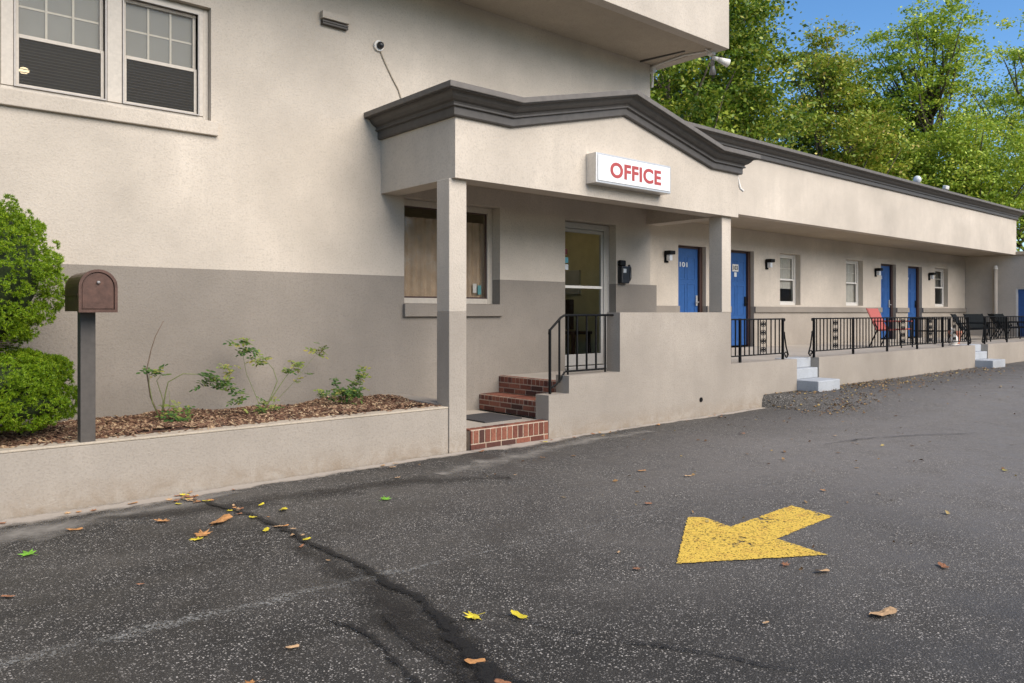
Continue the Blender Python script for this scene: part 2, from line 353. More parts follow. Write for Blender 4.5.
def text_mesh(name, body, mat, parent, x, y, z, width, height, bold=.012, depth=.006, face='-Y'):
    cu = bpy.data.curves.new(name, 'FONT'); cu.body = body; cu.size = 1; cu.offset = bold; cu.extrude = .02; cu.space_character = 1.06
    ob = bpy.data.objects.new('tmp', cu); COL.objects.link(ob)
    dg = bpy.context.evaluated_depsgraph_get(); me = bpy.data.meshes.new_from_object(ob.evaluated_get(dg))
    bpy.data.objects.remove(ob); xs = [v.co.x for v in me.vertices]; ys = [v.co.y for v in me.vertices]
    w, h = max(xs) - min(xs), max(ys) - min(ys)
    mb = MB()
    for v in me.vertices: mb.v.append((x + (v.co.x - min(xs)) / w * width, y - v.co.z / .02 * depth, z + (v.co.y - min(ys)) / h * height))
    for p in me.polygons: mb.f.append(tuple(p.vertices))
    return mb.build(name, mat, parent)

# ------------------------------------------------------------------ dimensions of the place
YC, YG, YW, YV, YF = 6.385, 6.32, 7.76, 9.70, 8.20
ZP = 1.875            # paint line on the office wall
FL = .68              # porch floor

# ================================================================== ground
struct(MB().quad((-250, -250, -.06), (300, -250, -.06), (300, 300, -.06), (-250, 300, -.06)).build('ground', 'grass'))
def lot_h(x, y):
    w = .015 + max(0, YC - y) * 1.6
    t = min(1, max(0, (x - 10.53) / w)); t = t * t * (3 - 2 * t)
    return .19 * t + .002 * math.sin(x * .9 + y * .6) + .0012 * math.sin(x * 2.1 - y * 1.3)
mb = MB()
xs = [-30 + i * 2 for i in range(14)] + [-2 + i * .25 for i in range(49)] + [10.3, 10.4, 10.45, 10.5, 10.52, 10.53, 10.546] + [10.57 + i * .04 for i in range(14)] + [11.2 + i * .12 for i in range(30)] + [14.9 + i * .4 for i in range(9)] + [18.4 + i for i in range(12)] + [32, 40, 60]
xs = sorted(set(round(a, 4) for a in xs)); ys = sorted(set([-40, -30, -20, -12, -8, -5, -3, -2] + [-1 + i * .25 for i in range(24)] + [5.1 + i * .1 for i in range(10)] + [6.08 + i * .04 for i in range(9)]))
for x in xs:
    for y in ys: mb.v.append((x, y, lot_h(x, y)))
n = len(ys)
for i in range(len(xs) - 1):
    for j in range(n - 1): mb.f.append((i * n + j, (i + 1) * n + j, (i + 1) * n + j + 1, i * n + j + 1))
struct(mb.build('parking_lot', 'asphalt', smooth=True))

def strip(name, mat, pts, widths, dz=.004, seed=1, jit=.0, sub=6):
    rnd = random.Random(seed); P = []
    for i in range(len(pts) - 1):
        for k in range(sub):
            t = k / sub; P.append((pts[i][0] * (1 - t) + pts[i + 1][0] * t + rnd.uniform(-jit, jit), pts[i][1] * (1 - t) + pts[i + 1][1] * t + rnd.uniform(-jit, jit), widths[i] * (1 - t) + widths[i + 1] * t))
    P.append((*pts[-1], widths[-1])); mb = MB(); mb.uv = []; L = 0
    E = []
    for i, (x, y, w) in enumerate(P):
        a = P[max(0, i - 1)]; b = P[min(len(P) - 1, i + 1)]; d = Vector((b[0] - a[0], b[1] - a[1])).normalized(); nx, ny = -d.y, d.x
        row = []
        for q in (-.5, -.2, .2, .5):
            px, py = x + nx * w * q, min(y + ny * w * q, YC - .002); row.append((px, py, lot_h(px, py) + dz))
        E.append(row)
    for i in range(len(E) - 1):
        for j, (v0, v1) in enumerate(((0, .3), (.3, .7), (.7, 1))):
            mb.quad(E[i][j], E[i + 1][j], E[i + 1][j + 1], E[i][j + 1]); mb.uv += [(i * .1, v0), (i * .1 + .1, v0), (i * .1 + .1, v1), (i * .1, v1)]
    return mb.build(name, mat)
crack = [(2.0, 6.3), (2.07, 5.9), (2.17, 5.5), (2.22, 4.96), (2.19, 4.46), (2.21, 3.9), (2.2, 3.37), (2.14, 3.02), (2.01, 2.64), (1.93, 2.3), (1.88, 1.9)]
struct(strip('tar_crack', 'tar', crack, [.05, .09, .11, .13, .13, .14, .16, .20, .26, .28, .22], .012, 3, .028))
struct(strip('tar_crack', 'tar', [(1.72, 3.35), (1.78, 3.0), (1.70, 2.65), (1.66, 2.3), (1.60, 1.9)], [.03, .09, .11, .10, .07], .012, 4, .012))
struct(strip('tar_crack', 'thin_tar', [(2.33, 2.88), (2.45, 2.55), (2.55, 2.3), (2.75, 1.95), (2.9, 1.6)], [.03, .07, .08, .06, .04], .012, 5, .01))
struct(strip('tar_crack', 'thin_tar', [(1.95, 3.2), (1.88, 2.9), (1.86, 2.5), (1.80, 2.2)], [.05, .09, .08, .05], .016, 6, .01))
struct(strip('tar_crack', 'thin_tar', [(8.1, 4.15), (8.7, 4.05), (9.4, 3.8), (10.2, 3.35)], [.05, .12, .1, .05], .012, 7, .02))
struct(strip('damp_patch', 'damp', [(2.1, 4.5), (2.12, 3.9), (2.05, 3.3), (1.95, 2.8), (1.85, 2.3), (1.8, 1.7)], [.25, .5, .7, .8, .8, .6], .006, 21, .02))
struct(strip('damp_patch', 'damp', [(1.3, 6.0), (1.9, 5.75), (2.6, 5.7), (3.6, 5.6), (4.4, 5.1)], [.3, .7, .8, .8, .5], .0045, 22, .02))
struct(strip('painted_line', 'faded', [(-.6, 3.74), (.5, 3.76), (1.14, 3.74), (1.71, 3.71), (2.2, 3.68), (2.6, 3.64)], [.34, .40, .40, .36, .30, .16], .008, 8, .02))
struct(strip('painted_line', 'faded_thin', [(2.6, 3.64), (3.4, 3.6), (4.8, 3.55), (6, 3.5)], [.12, .2, .2, .1], .008, 8, .012))
struct(strip('dust_verge', 'dust', [(-4, 6.32), (0, 6.30), (1.5, 6.30), (3, 6.33), (4.6, 6.33), (5.6, 6.30), (6.5, 6.33), (8, 6.33), (10.5, 6.33)], [.62, .66, .55, .4, .3, .5, .3, .26, .26], .005, 9, .02))
struct(strip('dry_patch', 'stain', [(-1, 5.9), (.6, 5.9), (1.6, 6.0), (2.4, 6.15)], [1.0, 1.0, .7, .3], .004, 10, .05))
struct(strip('dry_patch', 'stain', [(4.0, 5.6), (4.7, 5.75), (5.5, 5.9), (6.4, 6.0), (7.4, 6.0)], [.4, .7, .6, .5, .3], .004, 11, .05))

# ---- direction arrow painted on the asphalt
A = [(3.62, 2.74), (4.50, 3.31), (4.58, 3.23), (4.52, 2.97), (5.35, 3.0), (5.29, 2.65), (4.5, 2.62), (4.43, 2.25)]
mb = MB(); mb.uv = []; ra = random.Random(4); P = []
for i in range(len(A)):
    a, b = A[i], A[(i + 1) % len(A)]; L = math.dist(a, b); k = max(2, int(L / .012))
    for j in range(k): P.append((a[0] + (b[0] - a[0]) * j / k + ra.gauss(0, .0035), a[1] + (b[1] - a[1]) * j / k + ra.gauss(0, .0035)))
mb.v = [(x, y, .009 + .017) for x, y in P]; mb.f = [tuple(reversed(range(len(P))))]; mb.uv = [(0, .5)] * len(P)
zmax = max(lot_h(x, y) for x, y in P); mb.v = [(x, y, zmax + .003) for x, y in P]
tag(mb.build('direction_arrow', 'arrow'), 'large worn yellow arrow painted on the asphalt', 'road marking')

# ================================================================== office building
B = thing('office_building', (0, YW, 0), 'two-storey beige stucco motel office with grey base and gabled entrance porch', 'building')
upop = (.95, 2.755, 3.34, 4.47); wop = (5.02, 6.50, 1.55, 2.82); dop = (7.70, 8.776, .62, 2.76)
XE = 9.58
wall_xz(MB(), -9, XE, ZP, 7.4, YW, .26, [upop, wop, dop]).build('wall', 'beige', B)
wall_xz(MB(), -9, 9.74, -.05, ZP, YW, .26, [wop, dop]).build('painted_base', 'grey', B)
m = MB(); m.box(XE - .25, XE, YW + .26, 16, -.05, 7.4); m.box(-9, XE - .25, 15.8, 16, -.05, 7.4); m.box(-9, -8.75, YW + .26, 15.8, -.05, 7.4); m.build('side_wall', 'beige', B)
# overhanging upper fascia with its soffit
m = MB(); m.box(-9, 9.84, 6.5, 6.66, 5.317, 7.6); m.box(9.66, 9.84, 6.66, 16.3, 5.317, 7.6); m.build('roof_fascia', 'beige', B, .006)
MB().box(-9, 9.66, 6.66, YW - .001, 5.335, 5.42).build('soffit', 'soffit', B)
MB().box(-9, 9.66, 6.66, 16.3, 7.42, 7.52).build('roof', 'roof', B)

def sash(par, x0, x1, z0, z1, y, w=.035, grid=None, mat='frame', d=.03):
    s = frame_xz(MB(), x0, x1, z0, z1, y, y + d, w).build('sash', mat, par, .003)
    MB().box(x0 + w, x1 - w, y + d * .5, y + d * .5 + .004, z0 + w, z1 - w).build('glass_pane', 'glass_up' if z0 > 3 else 'glass', s)
    if grid:
        g = MB(); nx, nz = grid
        for i in range(1, nx): xx = x0 + w + (x1 - x0 - 2 * w) * i / nx; g.box(xx - .009, xx + .009, y + d * .5 + .006, y + d * .5 + .014, z0 + w, z1 - w)
        for j in range(1, nz): zz = z0 + w + (z1 - z0 - 2 * w) * j / nz; g.box(x0 + w, x1 - w, y + d * .5 + .015, y + d * .5 + .022, zz - .009, zz + .009)
        g.build('muntins', 'frame' if z0 > 3 else 'white', s)
    return s
def blinds(par, x0, x1, z0, z1, y, mat='blind', pitch=.028, tilt=.55):
    b = MB(); z = z0
    while z < z1:
        b.quad((x0, y, z), (x1, y, z), (x1, y + .022 * math.cos(tilt), z + .022 * math.sin(tilt)), (x0, y + .022 * math.cos(tilt), z + .022 * math.sin(tilt))); z += pitch
    return b.build('blind', mat, par)

# upper-floor double window
W = MB(); frame_xz(W, .953, 2.752, 3.343, 4.467, YW + .07, YW + .2, .05, .05, .06); W.box(1.83, 1.955, YW + .055, YW + .2, 3.393, 4.407)
w1 = W.build('window', 'frame', B, .004, label='upper floor twin window with dark lower screens')
for x0, x1 in ((1.10, 1.825), (1.96, 2.66)):
    frame_xz(MB(), x0 - .0, x1, 3.395, 4.405, YW + .05, YW + .069, .012).build('storm_frame', 'storm', w1)
    sash(w1, x0 + .014, x1 - .014, 3.40, 3.855, YW + .085, .028, None, 'frame', .03)
    sash(w1, x0 + .014, x1 - .014, 3.84, 4.40, YW + .118, .03, (3, 2), 'frame', .03)
    MB().box(x0 + .02, x1 - .02, YW + .155, YW + .16, 3.87, 4.4).build('shade', 'shade', w1)
    MB().box(x0 + .043, x1 - .043, YW + .090, YW + .091, 3.429, 3.826).build('insect_screen', 'screen', w1)
    blinds(w1, x0 + .02, x1 - .02, 3.43, 3.84, YW + .14, 'blind')
for q in ((1.005, 1.098), (2.662, 2.700)): MB().box(*q, YW + .06, YW + .12, 3.395, 4.405).build('side_trim', 'frame', w1, .003)
MB().box(.6, 2.815, YW - .045, YW + .1, 3.20, 3.34).build('sill', 'beige', w1, .008)
# rooms behind the glass
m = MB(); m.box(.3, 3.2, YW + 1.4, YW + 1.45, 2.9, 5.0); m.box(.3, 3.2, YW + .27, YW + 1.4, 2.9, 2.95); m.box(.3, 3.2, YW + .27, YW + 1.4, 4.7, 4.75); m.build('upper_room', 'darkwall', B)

# office window (ground floor)
W = MB(); frame_xz(W, 5.023, 6.497, 1.553, 2.817, YW + .15, YW + .24, .085, .07, .075)
w2 = W.build('window', 'frame', B, .005, label='office window half behind the porch column')
MB().box(5.108, 6.412, YW + .19, YW + .196, 1.623, 2.742).build('glass_pane', 'glass_office', w2)
frame_xz(MB(), 5.108, 6.412, 1.623, 2.742, YW + .17, YW + .188, .02).build('inner_frame', 'darkwood', w2)
c = MB(); n_ = 60
for i in range(n_):
    a, b = 5.1 + 1.32 * i / n_, 5.1 + 1.32 * (i + 1) / n_
    ya, yb = YW + .25 + .018 * math.sin(i * 1.1), YW + .25 + .018 * math.sin((i + 1) * 1.1)
    c.quad((a, ya, 1.5), (b, yb, 1.5), (b, yb, 2.62), (a, ya, 2.62))
c.build('curtain', 'curtain', w2)  # added curtain, stands in for the reflections in this pane
MB().box(5.0, 6.52, YW - .05, YW + .15, 1.395, 1.547).build('sill', 'grey', w2, .006)
MB().box(6.29, 6.35, YW + .205, YW + .208, 1.68, 1.80).build('sticker', 'sticker_teal', w2)
MB().box(6.21, 6.27, YW + .205, YW + .208, 1.70, 1.82).build('sticker', 'lens', w2)

# office door
D = MB(); D.box(7.703, 7.725, YW + .13, YW + .2, .66, 2.75); D.box(8.65, 8.773, YW + .13, YW + .2, .66, 2.75); D.box(7.725, 8.65, YW + .13, YW + .2, 2.665, 2.75)
door = D.build('door', 'doormetal', B, .004, label='glass storm door of the office')
frame_xz(MB(), 7.727, 8.648, .672, 2.66, YW + .145, YW + .185, .045, .16, .05).build('door_leaf', 'doormetal', door, .003)
MB().box(7.772, 8.603, YW + .162, YW + .168, .83, 2.61).build('glass_pane', 'glass_door', door)
MB().box(7.772, 8.603, YW + .12, YW + .143, 1.795, 1.835).build('push_bar', 'white', door, .004)
m = MB(); m.box(7.68, 7.80, YW + .10, YW + .142, 1.84, 1.862); m.box(7.735, 7.76, YW + .105, YW + .142, 1.74, 1.90); m.build('door_handle', 'blackplastic', door, .004)
MB().box(7.703, 8.773, YW - .03, YW + .2, .622, .658).build('threshold', 'metal', door, .003)
MB().box(7.82, 7.90, YW + .156, YW + .159, 2.28, 2.36).build('sticker', 'sticker_red', door)
MB().box(7.82, 7.92, YW + .156, YW + .159, 2.16, 2.24).build('sticker', 'sticker_teal', door)
MB().box(7.82, 7.92, YW + .156, YW + .159, 2.06, 2.14).build('sticker', 'lens', door)
# lobby seen through the door and window
m = MB(); m.quad((4.5, 11.2, .6), (9.3, 11.2, .6), (9.3, 11.2, 3.1), (4.5, 11.2, 3.1)); m.quad((9.3, 8.03, .6), (9.3, 8.03, 3.1), (9.3, 11.2, 3.1), (9.3, 11.2, .6)); m.quad((4.5, 8.03, .6), (4.5, 11.2, .6), (4.5, 11.2, 3.1), (4.5, 8.03, 3.1))
m.build('lobby_wall', 'olive', B)
MB().quad((4.5, 8.03, .655), (9.3, 8.03, .655), (9.3, 11.2, .655), (4.5, 11.2, .655)).build('lobby_floor', 'tile', B)
MB().quad((4.5, 8.03, 3.05), (4.5, 11.2, 3.05), (9.3, 11.2, 3.05), (9.3, 8.03, 3.05)).build('lobby_ceiling', 'greycurtain', B)
cn = thing('reception_desk', (8.9, 9.6, .655), 'dark wooden desk inside the office seen through the glass door', 'desk')
MB().box(8.25, 9.1, 9.2, 10.4, 1.42, 1.47).build('desk_top', 'darkwood', cn, .006); MB().box(8.33, 9.02, 9.28, 10.32, .66, 1.42).build('desk_body', 'darkwood', cn, .005)
wd = thing('notice_board', (9.25, 9.3, 1.9), 'pale notice board on the lobby wall behind the glass door', 'board')
MB().box(9.26, 9.295, 9.0, 9.7, 1.75, 2.15).build('board_panel', 'greycurtain', wd, .004); 

def lamp_mat(name, col, st):
    m, nt, b = new_mat(name); b.inputs['Emission Color'].default_value = (*col, 1); b.inputs['Emission Strength'].default_value = st; b.inputs['Base Color'].default_value = (*col, 1); return m
cl = thing('added_ceiling_lamp', (8.3, 9.0, 2.95), 'lit round ceiling lamp added unseen to light the office behind the glass door', 'lamp')  # lamp itself is unseen, added to give the lobby its warm light
MB().lathe((8.3, 9.0, 2.965), [(.14, 0), (.20, .02), (.21, .06), (.18, .083)], 20).build('lamp_bowl', lamp_mat('lamp_bowl_glow', (1, .84, .58), 2.2), cl)
ul = thing('table_lamp', (1.22, 8.12, 3.4), 'small lit lamp behind the blind of the upper left window', 'lamp')
MB().sphere((1.22, 8.12, 3.62), .042, 8, (1, 1, .7)).build('lamp_shade', lamp_mat('lamp_shade_glow', (1, .85, .6), 2.5), ul, smooth=True); MB().tube([(1.22, 8.12, 2.96), (1.22, 8.12, 3.59)], .012, 8).build('lamp_stand', 'darkwood', ul)

lc = thing('lobby_chair', (9.0, 8.9, .655), 'dark wooden chair just inside the glass office door', 'chair')
MB().box(8.78, 9.22, 8.66, 9.10, 1.09, 1.14).build('seat', 'darkwood', lc, .01)
MB().box(8.80, 9.20, 9.06, 9.10, 1.16, 1.66).build('backrest', 'darkwood', lc, .01)
for a in (8.80, 9.16):
    for b in (8.68, 9.05): MB().box(a, a + .04, b, b + .04, .656, 1.09).build('leg', 'darkwood', lc)

# ---- entrance porch: gable front, beams, ceiling
GP = [(4.70, 3.44), (5.44, 3.44), (7.28, 3.87), (9.12, 3.44), (9.86, 3.44)]
m = MB(); y0, y1 = YG, YG + .27
front = [(4.70, 2.82), (9.79, 2.82), (9.86, 2.82)] + GP[::-1]
front = [(4.70, 2.82), (9.80, 2.82), (9.80, 3.44)] + [(9.12, 3.44), (7.28, 3.87), (5.44, 3.44), (4.70, 3.44)]
m.poly([(x, y0, z) for x, z in front]); m.poly([(x, y1, z) for x, z in reversed(front)])
for i in range(len(front)):
    a, b = front[i], front[(i + 1) % len(front)]; m.quad((a[0], y0, a[1]), (a[0], y1, a[1]), (b[0], y1, b[1]), (b[0], y0, b[1]))
gab = m.build('porch_gable', 'beige', B)
MB().box(4.70, 4.95, y1, YW - .001, 2.82, 3.44).build('side_beam', 'beige', B)
MB().box(9.50, 9.80, y1, YW - .001, 2.82, 3.44).build('side_beam', 'beige', B)
MB().box(4.95, 9.50, y1, YW - .001, 3.05, 3.12).build('porch_ceiling', 'soffit', B)
m = MB()
for (a, b) in (((4.70, 3.44), (5.44, 3.44)), ((5.44, 3.44), (7.28, 3.87)), ((7.28, 3.87), (9.12, 3.44)), ((9.12, 3.44), (9.80, 3.44))):
    m.quad((a[0], YG + .1, a[1] + .27), (b[0], YG + .1, b[1] + .27), (b[0], YW - .001, b[1] + .27), (a[0], YW - .001, a[1] + .27))
m.build('porch_roof', 'roof', B)
prof = [(-.05, 0), (.035, 0), (.045, .012), (.045, .085), (.075, .095), (.075, .112), (.062, .118), (.070, .135), (.10, .15), (.13, .175), (.15, .205), (.165, .214), (.205, .214), (.205, .222), (-.05, .222)]
capp = [(-.05, .2225), (.222, .2225), (.225, .228), (.225, .278), (.219, .283), (-.05, .283)]
def cornice(path, parent):
    c = MB().sweep(path, prof).build('cornice', 'cornice', parent); MB().sweep(path, capp).build('cornice_cap', 'cap', c)
cornice([((4.70, YW - .001, 3.44), (-1, 0)), ((4.70, YG, 3.44), (-1, -1)), ((5.44, YG, 3.44), (0, -1)), ((7.28, YG, 3.87), (0, -1)), ((9.12, YG, 3.44), (0, -1)), ((9.80, YG, 3.44), (1, -1)), ((9.80, YF - .3, 3.44), (1, 0))], B)
# columns
MB().box(4.672, 4.895, YC, YC + .22, 0.0, 1.45).build('column_base', 'taupe', B, .006)
MB().box(4.672, 4.895, YC, YC + .22, 1.4502, 2.822).build('column', 'beige', B, .006, label='porch column beside the planter')
MB().box(9.488, 9.713, YC, YC + .22, 1.447, 2.822).build('column', 'beige', B, .006, label='porch column on the parapet')
# stepped parapet
pf = [(6.073, -.03), (9.713, -.03), (9.713, 1.445), (7.295, 1.445), (7.295, .705), (6.40, .705), (6.40, .497), (6.073, .497)]
m = MB(); m.poly([(x, YC, z) for x, z in pf]); m.poly([(x, YC + .22, z) for x, z in reversed(pf)])
for i in range(len(pf)):
    a, b = pf[i], pf[(i + 1) % len(pf)]; m.quad((a[0], YC, a[1]), (a[0], YC + .22, a[1]), (b[0], YC + .22, b[1]), (b[0], YC, b[1]))
m.build('parapet', 'taupe', B, .002)
m = MB(); m.tube([(8.98, YC + .05, .235), (8.98, YC - .012, .235)], .032, 12); m.build('drain_hole', 'black', B)
# porch floor, landing, brick steps
MB().box(6.55, 9.74, YC + .22, YW - .001, -.03, .62).build('porch_floor', 'concrete', B)
MB().box(4.897, 6.072, YC + .12, YW - .001, -.03, .205).build('landing', 'concrete', B)
def brick_block(name, x0, x1, y0, y1, z0, z1, faces, parent):
    """mortar core plus proud bricks on the chosen faces: rows = list of (height, length)"""
    MBm = MB().box(x0 + .006, x1 - .001, y0 + .006, y1 - .001, z0, z1 - .004); o = MBm.build(name, 'mortar', parent)
    b = MB(); g = .013; rnd = random.Random(name + str(x0))
    for face, rows in faces.items():
        if face == 'F' or face == 'L':
            z = z0 + .004
            a0, a1 = (x0, x1) if face == 'F' else (y0, y1)
            for ri, (h, l) in enumerate(rows):
                a = a0 + (0 if ri % 2 == 0 else -l * .5)
                while a < a1 - .01:
                    s, e = max(a, a0), min(a + l - g, a1)
                    if e - s > .02:
                        j = rnd.uniform(-.002, .002)
                        if face == 'F': b.box(s, e, y0 + j, y0 + .02, z, z + h - g)
                        else: b.box(x0 + j, x0 + .02, s, e, z, z + h - g)
                    a += l
                z += h
        if face == 'T':
            for (h, l) in rows:    # top surface: bricks laid across, depth h, width l
                if 'F' in faces:
                    a = x0
                    while a < x1 - .01: b.box(a, min(a + l - g, x1), y0 + .021, y0 + h, z1 - .012, z1 + rnd.uniform(-.001, .002)); a += l
                else:
                    a = y0
                    while a < y1 - .01: b.box(x0 + .021, x0 + h, a, min(a + l - g, y1), z1 - .012, z1 + rnd.uniform(-.001, .002)); a += l
    b.build('bricks', 'brick', o, .002, seg=1); return o
brick_block('brick_step', 4.953, 6.069, YC, YC + .12, -.02, .215, {'F': [(.085, .212), (.146, .078)], 'T': [(.12, .078)]}, B)
brick_block('brick_step', 6.15, 6.48, YC + .225, YW - .002, .2052, .405, {'L': [(.066, .212), (.066, .212), (.066, .075)], 'T': [(.30, .075)]}, B)
brick_block('brick_step', 6.48, 6.548, YC + .225, YW - .002, .4052, .62, {'L': [(.066, .212), (.066, .212), (.080, .075)], 'T': [(.068, .075)]}, B)
tag(MB().box(5.42, 5.98, YC + .35, YW - .42, .2055, .222).build('door_mat', 'mat', None, .004), 'flat dark rubber mat on the landing between the brick steps', 'mat')

# ================================================================== guest room wing
G = thing('guest_room_wing', (9.8, YV, 0), 'long single-storey beige motel wing with blue doors beyond the office', 'building')
X1 = 28.6
doors = [(12.872, 13.827), (14.72, 15.674), (22.192, 23.177), (24.007, 25.028)]
wins = [(16.793, 17.743), (20.10, 21.083), (26.031, 27.091)]
ops = [(a, b, FL, 2.83) for a, b in doors] + [(a, b, 1.62, 2.85) for a, b in wins]
wall_xz(MB(), 9.582, X1, 1.576, 3.31, YV, .24, ops).build('wall', 'beige', G)
wall_xz(MB(), 9.582, X1, .6, 1.5755, YV, .24, [(a, b, .5, 1.6) for a, b in doors]).build('wall_base', 'taupe', G)
m = MB()
e = 9.75
for a, b in doors + [(X1, X1)]:
    m.box(e, a, YV - .045, YV - .001, 1.44, 1.576); e = b
m.build('wall_ledge', 'grey', G, .006)
m = MB(); m.box(9.7, X1, YF, YF + .2, 3.29, 4.41); m.box(X1 - .2, X1, YF + .2, 15, 3.32, 4.41); m.build('roof_fascia', 'beige', G, .006)
MB().box(9.582, X1 - .2, YF + .2, YV + .2, 3.312, 3.38).build('soffit', 'soffit', G)
MB().box(9.59, X1 - .01, YF + .1, 15, 4.42, 4.5).build('roof', 'roof', G)
m = MB(); m.box(X1 - .24, X1, YV + .24, 15, -.05, 3.31); m.box(9.6, X1 - .24, 14.76, 15, -.05, 4.4); m.build('side_wall', 'beige', G)
cornice([((9.75, YF, 4.41), (0, -1)), ((X1, YF, 4.41), (1, -1)), ((X1, 15, 4.41), (1, 0))], G)
m = MB(); m.box(9.72, X1, YC + .2, YV - .001, -.05, .665); m.build('terrace_floor', 'concrete', G)
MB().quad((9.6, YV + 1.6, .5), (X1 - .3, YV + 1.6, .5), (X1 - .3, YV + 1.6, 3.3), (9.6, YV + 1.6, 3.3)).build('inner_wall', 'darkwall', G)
# low front wall with gaps for the steps
m = MB()
for a, b in ((9.7135, 11.57), (12.285, 19.43), (20.25, X1 - .01)):
    m = MB(); m.box(a, b, YC, YC + .2, -.05, .695); m.build('terrace_wall', 'taupe', G, .002)
# doors
plates = ['101', '103', '105', '107']
for i, (a, b) in enumerate(doors):
    fr = MB(); y = YV + .12
    fr.box(a + .002, a + .045, y, y + .1, FL, 2.828); fr.box(b - .10, b - .002, y - .03, y + .1, FL, 2.828); fr.box(a + .045, b - .10, y, y + .1, 2.78, 2.828)
    dr = MB().box(a + .047, b - .102, y + .02, y + .065, FL + .02, 2.778).build('door', 'blue', G, .003)
    fr.build('door_frame', 'darkwood', dr)
    w = b - a - .149; pn = MB()
    for (z0, z1) in ((.82, 1.30), (1.38, 2.05), (2.13, 2.60)):
        for k in (0, 1):
            px0 = a + .047 + w * (.12 + .42 * k); frame_xz(pn, px0, px0 + w * .34, z0, z1, y + .012, y + .0195, .022)
    pn.build('panel_moulding', 'blue', dr, .003)
    h = MB(); h.box(b - .185, b - .135, y - .002, y + .0195, 1.58, 1.80); h.tube([(b - .16, y - .002, 1.66), (b - .16, y - .05, 1.66), (b - .26, y - .05, 1.66)], .011, 8); h.build('door_handle', 'black' if i % 2 else 'metal', dr)
    cx = a + .15
    if i == 1:
        pl = MB().box(15.0, 15.24, y + .006, y + .0118, 2.36, 2.52).build('number_plate', 'white', dr); text_mesh('number', '103', 'blackplastic', pl, 15.03, y + .004, 2.39, .18, .10, .02, .002)
        MB().box(15.08, 15.17, y + .006, y + .0118, 2.24, 2.34).build('door_notice', 'lens', dr)
    elif i == 0: text_mesh('number', '101', 'lens', dr, a + .22, y + .012, 2.39, .26, .10, .02, .004)
    else: text_mesh('number', plates[i], 'lens', dr, a + .15, y + .012, 2.39, .22, .10, .02, .004)
# windows
for i, (a, b) in enumerate(wins):
    y = YV + .13
    wn = frame_xz(MB(), a + .002, b - .002, 1.622, 2.848, y, y + .09, .05, .05, .05).build('window', 'white', G, .004)
    sash(wn, a + .054, b - .054, 1.674, 2.25, y + .012, .035, None, 'white', .025)
    sash(wn, a + .054, b - .054, 2.225, 2.796, y + .04, .035, (2, 2) if i else (1, 2), 'white', .025)
    cu = MB(); n_ = 40
    for k in range(n_):
        p, q = a + .05 + (b - a - .1) * k / n_, a + .05 + (b - a - .1) * (k + 1) / n_
        cu.quad((p, y + .092 + .012 * math.sin(k * 1.3), 1.6 if i != 0 else 2.02), (q, y + .092 + .012 * math.sin((k + 1) * 1.3), 1.6 if i != 0 else 2.02), (q, y + .092 + .012 * math.sin((k + 1) * 1.3), 2.85), (p, y + .092 + .012 * math.sin(k * 1.3), 2.85))
    if i < 2: cu.build('curtain', 'greycurtain', wn)
    else: blinds(wn, a + .06, b - .06, 2.22, 2.79, y + .12, 'greycurtain')

# wall lights
L0 = thing('wall_light', (12.47, YV, 2.44), 'small black lantern wall light left of the first blue door', 'wall light', 'black lantern wall lights on the wing')
m = MB(); m.box(12.41, 12.53, YV - .02, YV - .001, 2.44, 2.66); m.build('backplate', 'black', L0, .004)
m = MB(); m.box(12.39, 12.56, YV - .17, YV - .021, 2.60, 2.675); m.build('hood', 'black', L0, .008)
m = MB(); m.box(12.43, 12.52, YV - .13, YV - .04, 2.475, 2.598); m.build('lens', 'lens', L0, .012)
for x, lb in ((16.20, 'small black lantern wall light left of the first guest room window'), (21.84, 'small black lantern wall light above the red chair'), (25.56, 'small black lantern wall light between the farthest blue door and last window')):
    c = copy_tree(L0); c.location.x = x; c['label'] = lb

# concrete steps up to the terrace
def csteps(x0, x1, lb):
    t = thing('concrete_steps', ((x0 + x1) / 2, YC, .18), lb, 'steps', 'pale painted steps up to the terrace')
    MB().box(x0, x1, YC - .36, YC + .1, .10, .36).build('step', 'step_paint', t, .012)
    MB().box(x0 + .001, x1 - .001, YC + .02, YC + .19, .3602, .53).build('step', 'step_paint', t, .012)
    MB().box(x0 + .001, x1 - .001, YC + .14, YC + .4, .5302, .692).build('step', 'step_paint', t, .012)
csteps(11.572, 12.283, 'pale grey concrete steps in the first gap of the iron fence')
csteps(19.432, 20.248, 'pale grey concrete steps at the far end of the long iron fence')

# far wing, facing the lot sideways
XL = 28.61
K = thing('rear_wing', (XL, 4, 0), 'beige single-storey wing closing the far side of the lot', 'building')
m = MB(); m.box(XL, XL + .24, 8.22, 9.97, -.05, 3.28); m.box(XL, XL + .24, -4, 7.2, -.05, 3.28); m.box(XL, XL + .24, 7.2, 8.22, 2.22, 3.28); m.build('wall', 'beige', K)
m = MB(); m.box(XL + .25, XL + 8, -4, -3.76, -.05, 3.28); m.build('end_wall', 'beige', K)
MB().box(XL - .08, XL + 8.05, -4.1, 9.69, 3.285, 3.40).build('roof', 'soffit', K, .01)
fr = MB().box(XL + .06, XL + .10, 7.25, 8.17, .17, 2.18).build('door', 'blue', K)
m = MB(); m.box(XL + .02, XL + .12, 7.203, 7.249, .15, 2.217); m.box(XL + .02, XL + .12, 8.171, 8.217, .15, 2.217); m.box(XL + .02, XL + .12, 7.249, 8.171, 2.181, 2.217); m.build('door_frame', 'white', fr)
dp = thing('downpipe', (XL - .05, 8.78, .2), 'pale vertical pipe on the wall of the far wing', 'pipe')
